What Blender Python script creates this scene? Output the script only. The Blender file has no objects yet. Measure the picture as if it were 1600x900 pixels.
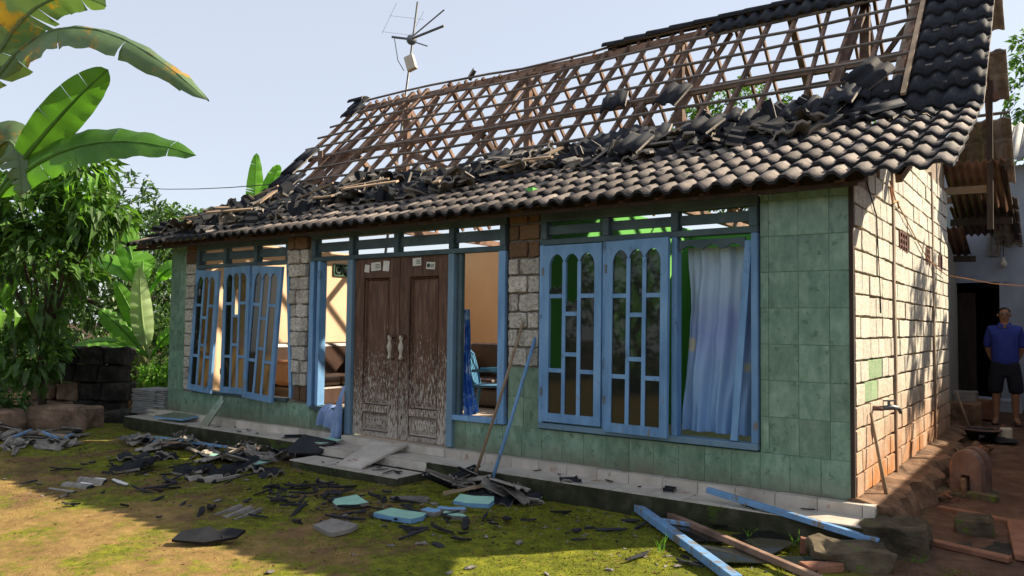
import bpy, bmesh, math, random
from mathutils import Vector, Matrix, noise
R = random.Random(11)
V = Vector
sc = bpy.context.scene
COL = sc.collection
rad = math.radians

# ------------------------------------------------------------------ camera
CAM = V((1.4147, -6.5104, 1.75))
yaw, pitch, roll, FPX = .6274, .0483, .0121, 1212.92
fw = V((-math.sin(yaw)*math.cos(pitch), math.cos(yaw)*math.cos(pitch), math.sin(pitch)))
r0 = V((math.cos(yaw), math.sin(yaw), 0)); u0 = r0.cross(fw)
rt = r0*math.cos(roll)+u0*math.sin(roll); up = -r0*math.sin(roll)+u0*math.cos(roll)
cam = bpy.data.cameras.new('camera'); camo = bpy.data.objects.new('camera', cam); COL.objects.link(camo)
camo.matrix_world = Matrix(((rt.x, up.x, -fw.x, CAM.x), (rt.y, up.y, -fw.y, CAM.y), (rt.z, up.z, -fw.z, CAM.z), (0, 0, 0, 1)))
cam.sensor_width = 36; cam.lens = FPX/1600*36; cam.clip_end = 2000; cam.clip_start = .05
sc.camera = camo

# ------------------------------------------------------------------ sky, sun, exposure
SUN = V((1.0, 1.1, 1.15)).normalized()          # direction towards the sun
elev = math.asin(SUN.z); azim = math.atan2(SUN.x, SUN.y)
w = bpy.data.worlds.new('World'); sc.world = w; w.use_nodes = True
nt = w.node_tree; bg = nt.nodes['Background']
sky = nt.nodes.new('ShaderNodeTexSky'); sky.sky_type = 'NISHITA'; sky.sun_disc = False
sky.sun_elevation = elev; sky.sun_rotation = azim
sky.air_density = 1.0; sky.dust_density = 1.2; sky.ozone_density = 1.0; sky.altitude = 0
hz = nt.nodes.new('ShaderNodeMix'); hz.data_type = 'RGBA'; hz.inputs[0].default_value = .8   # thin even haze over the whole sky
nt.links.new(sky.outputs[0], hz.inputs[6]); hz.inputs[7].default_value = (1.95, 2.02, 2.22, 1)
nt.links.new(hz.outputs[2], bg.inputs[0]); bg.inputs[1].default_value = .15
sun = bpy.data.lights.new('sun', 'SUN'); sun.energy = 4.8; sun.angle = rad(.55); sun.color = (1, .86, .66)
suno = bpy.data.objects.new('sun', sun); COL.objects.link(suno); suno.location = (6, 8, 12)
suno.rotation_euler = SUN.to_track_quat('Z', 'Y').to_euler()
sc.view_settings.view_transform = 'Standard'; sc.view_settings.look = 'None'
sc.view_settings.exposure = 1.22; sc.view_settings.gamma = 1; sc.view_settings.use_curve_mapping = False

# ------------------------------------------------------------------ materials
def srgb(r, g, b):
    f = lambda c: (c/255/12.92 if c/255 <= .04045 else ((c/255+.055)/1.055)**2.4)
    return (f(r), f(g), f(b))
MATS = {}
def mat(name, cols, scale=5, detail=6, rough=.8, bump=.3, bscale=40, bdist=.01, stretch=(1, 1, 1), rnd=.15, spec=.3,
        wear=None, stain=None, metal=0, island=0, bstretch=None):
    m = bpy.data.materials.new(name); m.use_nodes = True; MATS[name] = m
    t = m.node_tree; n = t.nodes; L = t.links; b = n['Principled BSDF']
    b.inputs['Roughness'].default_value = rough; b.inputs['Specular IOR Level'].default_value = spec
    b.inputs['Metallic'].default_value = metal
    tc = n.new('ShaderNodeTexCoord'); oi = n.new('ShaderNodeObjectInfo')
    off = n.new('ShaderNodeVectorMath'); off.operation = 'MULTIPLY_ADD'
    comb = n.new('ShaderNodeCombineXYZ')
    for i in range(3): L.new(oi.outputs['Random'], comb.inputs[i])
    L.new(comb.outputs[0], off.inputs[0]); off.inputs[1].default_value = (37, 53, 71); L.new(tc.outputs['Object'], off.inputs[2])
    mp = n.new('ShaderNodeMapping'); mp.inputs['Scale'].default_value = stretch; L.new(off.outputs[0], mp.inputs[0])
    nz = n.new('ShaderNodeTexNoise'); nz.inputs['Scale'].default_value = scale; nz.inputs['Detail'].default_value = detail
    nz.inputs['Roughness'].default_value = .62
    L.new(mp.outputs[0], nz.inputs['Vector'])
    cr = n.new('ShaderNodeValToRGB'); e = cr.color_ramp.elements
    k = len(cols)
    for i, c in enumerate(cols):
        p = .3+.4*i/max(1, k-1) if len(c) == 3 else c[0]; c = c if len(c) == 3 else c[1:]
        el = e[i] if i < 2 else e.new(p)
        el.position = p; el.color = (*c, 1)
    L.new(nz.outputs['Fac'], cr.inputs[0]); out = cr.outputs[0]
    def mix(fac, a, col):
        mx = n.new('ShaderNodeMix'); mx.data_type = 'RGBA'
        L.new(fac, mx.inputs[0]); L.new(a, mx.inputs[6]); mx.inputs[7].default_value = (*col, 1)
        return mx.outputs[2]
    def mathn(op, a, bb):
        q = n.new('ShaderNodeMath'); q.operation = op
        for i, x in enumerate((a, bb)):
            if isinstance(x, (int, float)): q.inputs[i].default_value = x
            else: L.new(x, q.inputs[i])
        return q.outputs[0]
    hgt = None
    if wear:      # (colour, scale, threshold, stretch[, z0, z1]) peeled or dirty patches, optionally more of them towards z0
        for wr in (wear if isinstance(wear, list) else [wear]):
            mp2 = n.new('ShaderNodeMapping'); mp2.inputs['Scale'].default_value = wr[3]; L.new(off.outputs[0], mp2.inputs[0])
            n2 = n.new('ShaderNodeTexNoise'); n2.inputs['Scale'].default_value = wr[1]; n2.inputs['Detail'].default_value = 8
            n2.inputs['Roughness'].default_value = .7
            L.new(mp2.outputs[0], n2.inputs['Vector'])
            v = n2.outputs['Fac']
            if len(wr) > 4:
                g = n.new('ShaderNodeNewGeometry'); sx = n.new('ShaderNodeSeparateXYZ'); L.new(g.outputs['Position'], sx.inputs[0])
                mr = n.new('ShaderNodeMapRange'); L.new(sx.outputs[2], mr.inputs[0])
                mr.inputs[1].default_value = wr[4]; mr.inputs[2].default_value = wr[5]; mr.inputs[3].default_value = .14; mr.inputs[4].default_value = -.22
                v = mathn('ADD', v, mr.outputs[0])
            m2 = n.new('ShaderNodeMapRange'); L.new(v, m2.inputs[0]); m2.inputs[1].default_value = wr[2]-.025; m2.inputs[2].default_value = wr[2]+.025
            out = mix(m2.outputs[0], out, wr[0])
            hgt = m2.outputs[0]
    if stain:     # (colour, z0, z1, amount) mud splashed up from the ground
        g = n.new('ShaderNodeNewGeometry'); sx = n.new('ShaderNodeSeparateXYZ'); L.new(g.outputs['Position'], sx.inputs[0])
        mr = n.new('ShaderNodeMapRange'); L.new(sx.outputs[2], mr.inputs[0]); mr.inputs[1].default_value = stain[1]; mr.inputs[2].default_value = stain[2]
        mr.inputs[3].default_value = 1; mr.inputs[4].default_value = 0
        n3 = n.new('ShaderNodeTexNoise'); n3.inputs['Scale'].default_value = 3.1; n3.inputs['Detail'].default_value = 7; L.new(g.outputs['Position'], n3.inputs['Vector'])
        s = mathn('MULTIPLY', mathn('MULTIPLY', mr.outputs[0], n3.outputs['Fac']), 2*stain[3])
        q = n.new('ShaderNodeClamp'); L.new(s, q.inputs[0])
        out = mix(q.outputs[0], out, stain[0])
    hs = n.new('ShaderNodeHueSaturation'); L.new(out, hs.inputs['Color'])
    mr = n.new('ShaderNodeMapRange'); mr.inputs[3].default_value = 1-rnd; mr.inputs[4].default_value = 1+rnd
    L.new(oi.outputs['Random'], mr.inputs[0]); vv = mr.outputs[0]
    if island:
        g2 = n.new('ShaderNodeNewGeometry'); mi = n.new('ShaderNodeMapRange'); mi.inputs[3].default_value = 1-island; mi.inputs[4].default_value = 1+island
        L.new(g2.outputs['Random Per Island'], mi.inputs[0]); vv = mathn('MULTIPLY', vv, mi.outputs[0])
    L.new(vv, hs.inputs['Value'])
    L.new(hs.outputs[0], b.inputs['Base Color'])
    if bump:
        bn = n.new('ShaderNodeTexNoise'); bn.inputs['Scale'].default_value = bscale; bn.inputs['Detail'].default_value = 5
        if bstretch or stretch != (1, 1, 1):
            mpb = n.new('ShaderNodeMapping'); mpb.inputs['Scale'].default_value = bstretch or stretch; L.new(off.outputs[0], mpb.inputs[0]); L.new(mpb.outputs[0], bn.inputs['Vector'])
        else: L.new(off.outputs[0], bn.inputs['Vector'])
        h = bn.outputs['Fac']
        if hgt is not None: h = mathn('ADD', h, mathn('MULTIPLY', hgt, -.5))
        bp = n.new('ShaderNodeBump'); bp.inputs['Strength'].default_value = bump; bp.inputs['Distance'].default_value = bdist
        L.new(h, bp.inputs['Height']); L.new(bp.outputs[0], b.inputs['Normal'])
    m['_b'] = 1
    return m
def leafmat(name, c1, c2, trans=.35, rough=.45, island=.35, spec=.35, wear=None, scale=2.5):
    m = mat(name, [c1, c2], scale=scale, detail=4, rough=rough, bump=.12, bscale=25, rnd=.15, spec=spec, island=island, wear=wear)
    t = m.node_tree; n = t.nodes; L = t.links; b = n['Principled BSDF']
    tr = n.new('ShaderNodeBsdfTranslucent'); ms = n.new('ShaderNodeMixShader'); ms.inputs[0].default_value = trans
    hs = [x for x in n if x.bl_idname == 'ShaderNodeHueSaturation'][0]
    br = n.new('ShaderNodeMix'); br.data_type = 'RGBA'; br.blend_type = 'MULTIPLY'; br.inputs[0].default_value = 1
    L.new(hs.outputs[0], br.inputs[6]); br.inputs[7].default_value = (1.7, 1.9, .7, 1)
    L.new(br.outputs[2], tr.inputs[0])
    L.new(b.outputs[0], ms.inputs[1]); L.new(tr.outputs[0], ms.inputs[2])
    L.new(ms.outputs[0], n['Material Output'].inputs[0])
    return m
def glassmat(name, tint, trans=.75, rough=.03):
    m = bpy.data.materials.new(name); m.use_nodes = True; MATS[name] = m
    t = m.node_tree; n = t.nodes; L = t.links
    n.remove(n['Principled BSDF'])
    tp = n.new('ShaderNodeBsdfTransparent'); tp.inputs[0].default_value = (*tint, 1)
    df = n.new('ShaderNodeBsdfDiffuse'); df.inputs[0].default_value = (.05, .055, .05, 1)
    gl = n.new('ShaderNodeBsdfGlossy'); gl.inputs['Roughness'].default_value = rough
    fr = n.new('ShaderNodeFresnel'); fr.inputs[0].default_value = 1.5
    m1 = n.new('ShaderNodeMixShader'); m1.inputs[0].default_value = trans; L.new(df.outputs[0], m1.inputs[1]); L.new(tp.outputs[0], m1.inputs[2])
    m2 = n.new('ShaderNodeMixShader'); L.new(fr.outputs[0], m2.inputs[0]); L.new(m1.outputs[0], m2.inputs[1]); L.new(gl.outputs[0], m2.inputs[2])
    L.new(m2.outputs[0], n['Material Output'].inputs[0])
    return m

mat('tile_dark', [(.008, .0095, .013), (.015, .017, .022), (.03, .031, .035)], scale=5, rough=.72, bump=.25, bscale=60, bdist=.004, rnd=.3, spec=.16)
mat('tile_old', [(.07, .06, .053), (.15, .125, .108), (.24, .195, .16)], scale=6, rough=.8, bump=.35, bscale=50, bdist=.006, rnd=.42,
    wear=[((.025, .025, .027), 4.5, .585, (1, 1, 1)), ((.3, .27, .23), 22, .7, (1, 1, 1))])
mat('tile_pale', [(.08, .073, .065), (.19, .17, .148), (.31, .28, .24)], scale=6, rough=.9, bump=.5, bscale=50, bdist=.006, rnd=.35,
    wear=((.04, .038, .036), 5, .6, (1, 1, 1)))
mat('concrete_core', [(.12, .11, .1), (.24, .215, .185), (.33, .3, .26)], scale=8, rough=.9, bump=.5, bscale=60, rnd=.25)
mat('shard_black', [(.012, .013, .016), (.03, .031, .036)], scale=6, rough=.75, bump=.4, bscale=60, rnd=.4, spec=.2)
mat('rafter_wood', [(.08, .05, .036), (.18, .11, .078), (.28, .185, .135)], scale=3, stretch=(1, 1, 1), rough=.85, bump=.4, bscale=30, rnd=.3)
mat('batten_wood', [(.075, .062, .054), (.15, .125, .108), (.22, .185, .16)], scale=4, stretch=(.3, 1, 1), rough=.85, bump=.4, bscale=40, rnd=.2)
mat('pale_wood', [(.22, .15, .09), (.4, .29, .19)], scale=4, rough=.8, bump=.3, bscale=50, rnd=.25)
mat('dark_wood', [(.025, .018, .014), (.06, .042, .032)], scale=5, stretch=(4, 4, .5), rough=.8, bump=.4, bscale=25, rnd=.2)
mat('door_wood', [(.05, .023, .014), (.105, .054, .034), (.17, .098, .066)], scale=5, stretch=(5, 5, .6), rough=.6, bump=.5, bscale=18, bdist=.006, rnd=.12,
    wear=[((.42, .38, .33), 27, .6, (3, 3, .55), .5, 2.9), ((.018, .011, .008), 7, .66, (5, 5, .5))])
mat('blue_paint', [(.1, .22, .4), (.15, .3, .52), (.2, .37, .6)], scale=3, rough=.5, bump=.25, bscale=50, bdist=.004, rnd=.12, stretch=(2, 2, .7),
    wear=[((.2, .17, .14), 9, .7, (1.5, 1.5, .6), .55, 2.9), ((.09, .16, .26), 3, .62, (1, 1, .6))])
mat('blue_grey_paint', [(.035, .06, .075), (.06, .1, .12), (.09, .14, .16)], scale=3, rough=.6, bump=.25, bscale=40, bdist=.004, rnd=.12,
    wear=((.05, .035, .025), 6, .7, (1, 1, 1)))
mat('post_paint', [(.12, .21, .3), (.18, .29, .38)], scale=3, rough=.55, bump=.25, bscale=40, bdist=.004, rnd=.1, stretch=(2, 2, .6), wear=((.1, .09, .075), 8, .7, (2, 2, .6)))
mat('green_tile', [(.1, .19, .145), (.165, .275, .21), (.25, .37, .295)], scale=7, detail=9, rough=.2, bump=.05, bscale=9, bdist=.004, rnd=.13, spec=.5,
    wear=((.095, .175, .132), 11, .6, (1, 1, 1)), stretch=(1.6, 1, .8), stain=((.16, .15, .1), .4, .62, .8))
mat('grout', [(.17, .24, .19), (.26, .33, .27)], scale=12, rough=.9, bump=.2, rnd=0)
mat('limestone', [(.36, .32, .26), (.56, .52, .44), (.68, .64, .56)], scale=7, detail=9, rough=.92, bump=.6, bscale=35, bdist=.01, rnd=.12,
    wear=((.2, .17, .13), 9, .68, (1, 1, 1)), stain=((.42, .18, .06), .3, 1.4, 1.0))
mat('limestone_green', [(.16, .3, .14), (.36, .42, .28)], scale=7, rough=.9, bump=.5, bscale=35, rnd=.12)
mat('mortar', [(.2, .15, .11), (.33, .27, .21)], scale=9, rough=.95, bump=.5, bscale=40, rnd=0, stain=((.22, .1, .04), .3, 1.3, 1.0))
mat('grey_stone', [(.22, .2, .18), (.46, .43, .38), (.66, .63, .58)], scale=5, detail=8, rough=.92, bump=.8, bscale=14, bdist=.02, rnd=.22,
    wear=((.1, .085, .07), 7, .64, (1, 1, 1)))
mat('brown_stone', [(.09, .055, .035), (.2, .12, .07)], scale=8, rough=.95, bump=.7, bscale=35, rnd=.2)
mat('mortar_grey', [(.13, .12, .105), (.24, .22, .19)], scale=12, rough=.95, bump=.5, rnd=0)
mat('raw_wall', [(.28, .25, .21), (.4, .36, .3)], scale=5, rough=.95, bump=.4, rnd=0)
mat('peach_plaster', [(.74, .49, .26), (.82, .56, .31)], scale=1.4, rough=.85, bump=.12, bscale=12, rnd=0)
mat('cream_plaster', [(.66, .46, .3), (.78, .56, .38)], scale=1.4, rough=.85, bump=.12, bscale=12, rnd=0)
mat('lime_green_plaster', [(.1, .4, .07), (.15, .48, .1)], scale=1.6, rough=.8, bump=.1, bscale=12, rnd=0)
mat('floor_tile', [(.38, .3, .23), (.5, .42, .34)], scale=3, rough=.6, bump=.1, rnd=.1)
mat('porch_tile', [(.36, .31, .26), (.48, .43, .37), (.58, .53, .47)], scale=4, detail=8, rough=.45, bump=.1, bscale=30, rnd=.08,
    wear=[((.3, .16, .09), 5, .64, (1, 1, 1)), ((.2, .17, .14), 16, .66, (1, 1, 1))])
mat('mossy_concrete', [(.018, .018, .012), (.035, .036, .018), (.08, .075, .05)], scale=5, rough=.95, bump=.6, bscale=25, rnd=.1,
    wear=((.05, .075, .012), 4, .6, (1, 1, 1)))
mat('ledge_stone', [(.07, .042, .025), (.17, .1, .06), (.28, .17, .1)], scale=5, detail=9, rough=.95, bump=.8, bscale=18, bdist=.02, rnd=.1)
mat('mossy_stone', [(.03, .025, .016), (.085, .065, .04), (.16, .12, .075)], scale=5, rough=.95, bump=.7, bscale=22, bdist=.015, rnd=.15,
    wear=((.1, .15, .02), 5, .6, (1, 1, 1)))
mat('black_stone', [(.006, .006, .005), (.02, .019, .016), (.06, .05, .04)], scale=6, detail=8, rough=.95, bump=.8, bscale=22, bdist=.02, rnd=.2,
    wear=((.26, .18, .11), 5, .7, (1, 1, 1)))
mat('pink_stone', [(.05, .035, .026), (.2, .13, .09), (.32, .21, .15)], scale=4.5, detail=9, rough=.95, bump=.8, bscale=22, bdist=.02, rnd=.1)
mat('mint_plaster', [(.26, .5, .4), (.34, .6, .48)], scale=8, rough=.7, bump=.15, rnd=.1, wear=((.3, .28, .22), 7, .7, (1, 1, 1)))
mat('sky_blue_plaster', [(.14, .3, .5), (.2, .38, .58)], scale=8, rough=.7, bump=.15, rnd=.1)
mat('grey_rubble', [(.14, .13, .12), (.28, .25, .22)], scale=9, rough=.95, bump=.6, bscale=40, rnd=.3)
mat('terracotta', [(.17, .075, .045), (.3, .14, .085)], scale=9, rough=.9, bump=.5, bscale=40, rnd=.15)
mat('blue_cement', [(.22, .25, .3), (.33, .36, .42)], scale=2.2, detail=9, rough=.85, bump=.2, bscale=20, rnd=0)
mat('rusty_sheet', [(.1, .055, .035), (.2, .115, .08)], scale=4, rough=.75, bump=.2, rnd=.2)
mat('grey_sheet', [(.16, .16, .16), (.27, .27, .27)], scale=4, rough=.75, bump=.2, rnd=.2)
mat('steel', [(.1, .11, .12), (.18, .19, .2)], scale=8, rough=.5, bump=.1, rnd=.1, metal=.4)
mat('cream_plastic', [(.45, .4, .32), (.53, .48, .39)], scale=4, rough=.5, bump=0, rnd=.05)
mat('blue_plastic', [(.07, .2, .34), (.1, .26, .42)], scale=4, rough=.4, bump=0, rnd=.05)
mat('brown_leather', [(.035, .02, .015), (.075, .04, .028)], scale=5, rough=.4, bump=.2, bscale=60, rnd=.1, spec=.5)
mat('orange_leather', [(.22, .1, .045), (.3, .14, .07)], scale=5, rough=.45, bump=.2, bscale=60, rnd=.1, spec=.5)
mat('blue_cloth', [(.17, .26, .48), (.3, .4, .6)], scale=6, rough=.95, bump=.15, bscale=90, rnd=.05)
mat('pattern_cloth', [(.015, .06, .3), (.03, .13, .45), (.4, .5, .6)], scale=9, detail=2, rough=.9, bump=.1, rnd=.05)
mat('white_paper', [(.6, .59, .55), (.72, .71, .68)], scale=14, rough=.8, bump=0, rnd=.05)
mat('ink', [(.02, .05, .03), (.03, .07, .04)], rough=.8, bump=0, rnd=0)
mat('black_rubber', [(.012, .012, .013), (.02, .02, .022)], rough=.6, bump=.1, rnd=.1)
mat('orange_rope', [(.42, .2, .09), (.5, .27, .14)], scale=20, rough=.9, bump=.3, rnd=0)
mat('rust_block', [(.13, .075, .06), (.24, .15, .12)], scale=7, rough=.9, bump=.5, bscale=30, rnd=.1, wear=((.3, .13, .06), 4, .62, (1, 1, 1)))
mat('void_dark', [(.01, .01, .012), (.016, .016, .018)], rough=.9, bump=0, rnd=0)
mat('red_vent', [(.1, .045, .035), (.16, .075, .055)], scale=9, rough=.9, bump=.4, rnd=.1)
mat('green_vent', [(.03, .08, .05), (.06, .13, .08)], scale=9, rough=.7, bump=.1, rnd=.1)
mat('skin', [(.24, .12, .07), (.3, .16, .1)], scale=8, rough=.55, bump=.05, rnd=0)
mat('navy_shirt', [(.02, .035, .2), (.03, .05, .27)], scale=6, rough=.9, bump=.2, bscale=80, rnd=0)
mat('dark_shorts', [(.008, .009, .016), (.014, .015, .025)], scale=6, rough=.9, bump=.2, bscale=80, rnd=0)
mat('hair_black', [(.012, .011, .01), (.03, .028, .026)], scale=30, rough=.6, bump=.3, rnd=0)
mat('bark', [(.05, .04, .03), (.14, .11, .08)], scale=6, stretch=(2, 2, .5), rough=.95, bump=.7, bscale=14, rnd=.2)
mat('banana_stem', [(.12, .17, .05), (.25, .26, .11)], scale=4, stretch=(2, 2, .4), rough=.6, bump=.3, rnd=.15, wear=((.12, .07, .04), 4, .6, (2, 2, .4)))
leafmat('leaf_dark', (.03, .07, .02), (.085, .16, .045), trans=.3, rough=.38, island=.5)
leafmat('leaf_mid', (.04, .09, .02), (.095, .19, .038), trans=.35, island=.5)
leafmat('leaf_bright', (.1, .24, .03), (.18, .36, .05), trans=.45, island=.3)
leafmat('banana_leaf', (.045, .13, .02), (.1, .24, .035), trans=.4, rough=.35, island=.12, scale=1.5)
leafmat('banana_leaf_bright', (.1, .27, .03), (.18, .4, .055), trans=.45, rough=.35, island=.12, scale=1.5)
leafmat('banana_leaf_grey', (.07, .13, .05), (.14, .21, .1), trans=.2, rough=.4, island=.15, scale=1.5, wear=[((.34, .2, .03), 1.6, .58, (1, 1, 1)), ((.16, .06, .02), 2.6, .64, (1, 1, 1))])
leafmat('banana_leaf_pale', (.22, .32, .14), (.36, .46, .24), trans=.3, rough=.4, island=.1, scale=1.5)
leafmat('moss_blade', (.09, .105, .009), (.22, .22, .018), trans=.25, rough=.8, island=.35)
leafmat('dry_leaf', (.1, .05, .02), (.24, .13, .06), trans=.1, rough=.8, island=.35)
glassmat('glass_clear', (.5, .52, .48), .8)
g_ = glassmat('glass_amber', (.75, .68, .5), .6, .12)
for q_ in g_.node_tree.nodes:
    if q_.bl_idname == 'ShaderNodeBsdfDiffuse':
        t_ = g_.node_tree.nodes.new('ShaderNodeBsdfTranslucent'); t_.inputs[0].default_value = (.6, .5, .3, 1); g_.node_tree.links.new(t_.outputs[0], q_.outputs[0].links[0].to_socket)
glassmat('glass_dark', (.2, .22, .22), .7)

def cloth_print():
    m = mat('curtain_print', [(.3, .38, .56), (.42, .5, .66)], scale=3, rough=.95, bump=.1, bscale=80, rnd=0)
    n = m.node_tree.nodes; L = m.node_tree.links; b = n['Principled BSDF']
    tc = n.new('ShaderNodeTexCoord'); sx = n.new('ShaderNodeSeparateXYZ'); L.new(tc.outputs['Object'], sx.inputs[0])
    nz = n.new('ShaderNodeTexNoise'); nz.inputs['Scale'].default_value = 2.2; L.new(tc.outputs['Object'], nz.inputs['Vector'])
    a = n.new('ShaderNodeMath'); a.operation = 'MULTIPLY_ADD'; L.new(nz.outputs[0], a.inputs[0]); a.inputs[1].default_value = .5; L.new(sx.outputs[2], a.inputs[2])
    mr = n.new('ShaderNodeMapRange'); L.new(a.outputs[0], mr.inputs[0]); mr.inputs[1].default_value = .9; mr.inputs[2].default_value = 2.85
    cr = n.new('ShaderNodeValToRGB'); e = cr.color_ramp.elements
    for i, (p, c) in enumerate([(0, (.17, .32, .58)), (.35, (.27, .42, .64)), (.58, (.26, .34, .6)), (.75, (.36, .48, .62)), (1, (.33, .45, .52))]):
        el = e[i] if i < 2 else e.new(p); el.position = p; el.color = (*c, 1)
    L.new(mr.outputs[0], cr.inputs[0])
    vo = n.new('ShaderNodeTexVoronoi'); vo.inputs['Scale'].default_value = 2.6; L.new(tc.outputs['Object'], vo.inputs['Vector'])
    m2 = n.new('ShaderNodeMapRange'); L.new(vo.outputs['Distance'], m2.inputs[0]); m2.inputs[1].default_value = .19; m2.inputs[2].default_value = .15
    m2.inputs[3].default_value = 0; m2.inputs[4].default_value = .75
    mx = n.new('ShaderNodeMix'); mx.data_type = 'RGBA'; L.new(m2.outputs[0], mx.inputs[0]); L.new(cr.outputs[0], mx.inputs[6]); mx.inputs[7].default_value = (.55, .5, .3, 1)
    L.new(mx.outputs[2], b.inputs['Base Color'])
cloth_print()

def ground_mat():
    m = bpy.data.materials.new('yard_soil'); m.use_nodes = True; MATS['yard_soil'] = m
    n = m.node_tree.nodes; L = m.node_tree.links; b = n['Principled BSDF']; b.inputs['Roughness'].default_value = .95; b.inputs['Specular IOR Level'].default_value = .15
    g = n.new('ShaderNodeNewGeometry'); sx = n.new('ShaderNodeSeparateXYZ'); L.new(g.outputs['Position'], sx.inputs[0])
    def nz(s, d=6, r=.6):
        q = n.new('ShaderNodeTexNoise'); q.inputs['Scale'].default_value = s; q.inputs['Detail'].default_value = d; q.inputs['Roughness'].default_value = r
        L.new(g.outputs['Position'], q.inputs['Vector']); return q.outputs['Fac']
    def mr(v, a, c, d=0, e=1):
        q = n.new('ShaderNodeMapRange'); q.interpolation_type = 'SMOOTHSTEP'; L.new(v, q.inputs[0])
        for i, x in zip((1, 2, 3, 4), (a, c, d, e)): q.inputs[i].default_value = x
        return q.outputs[0]
    def mm(op, a, c):
        q = n.new('ShaderNodeMath'); q.operation = op
        for i, x in enumerate((a, c)):
            if isinstance(x, (int, float)): q.inputs[i].default_value = x
            else: L.new(x, q.inputs[i])
        return q.outputs[0]
    def ramp(v, cs):
        q = n.new('ShaderNodeValToRGB'); e = q.color_ramp.elements
        for i, (p, c) in enumerate(cs):
            el = e[i] if i < 2 else e.new(p); el.position = p; el.color = (*c, 1)
        L.new(v, q.inputs[0]); return q.outputs[0]
    def mix(f, a, c):
        q = n.new('ShaderNodeMix'); q.data_type = 'RGBA'; L.new(f, q.inputs[0]); L.new(a, q.inputs[6]); L.new(c, q.inputs[7]); return q.outputs[2]
    soil = ramp(nz(4.5, 11, .76), [(.3, (.055, .032, .018)), (.5, (.13, .075, .038)), (.7, (.24, .14, .065))])
    ochre = ramp(nz(5, 11, .76), [(.3, (.12, .072, .028)), (.5, (.22, .14, .05)), (.7, (.34, .225, .08))])
    moss = ramp(nz(9, 10, .78), [(.3, (.04, .046, .007)), (.5, (.12, .135, .011)), (.68, (.26, .25, .02))])
    leafmold = ramp(nz(5, 8, .7), [(.3, (.025, .018, .01)), (.7, (.09, .06, .035))])
    # bare trodden soil lies towards the road (low y) and in front of the door, moss along the porch
    ba = mm('ADD', nz(.75, 7, .62), mr(sx.outputs[1], -1.7, -3.7, -.06, .2))
    oc = mr(ba, .5, .62)
    col = mix(oc, soil, ochre)
    mo = mm('ADD', mm('ADD', mm('MULTIPLY', nz(1.3, 10, .7), .62), mm('MULTIPLY', nz(11, 8, .75), .38)), mr(sx.outputs[1], -1.3, -3.4, .045, -.01))
    mo = mm('ADD', mo, mr(sx.outputs[0], -3.6, -1.6, 0, .075))
    mo = mm('ADD', mo, mr(sx.outputs[0], .1, .7, 0, -.2))
    mf = mr(mo, .45, .57)
    col = mix(mf, col, moss)
    far = mm('MAXIMUM', mr(sx.outputs[0], -10.8, -12.5), mr(sx.outputs[1], .6, 1.6))
    damp = mr(sx.outputs[0], .0, .5)
    col = mix(far, col, leafmold)
    red = ramp(nz(4, 8, .7), [(.3, (.06, .034, .024)), (.5, (.11, .062, .042)), (.72, (.19, .115, .075))])
    col = mix(damp, col, red)
    L.new(col, b.inputs['Base Color'])
    bp = n.new('ShaderNodeBump'); bp.inputs['Strength'].default_value = .8; bp.inputs['Distance'].default_value = .012
    L.new(mm('ADD', nz(60, 6, .7), mm('MULTIPLY', nz(18, 5), 1.2)), bp.inputs['Height']); L.new(bp.outputs[0], b.inputs['Normal'])
ground_mat()

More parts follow.
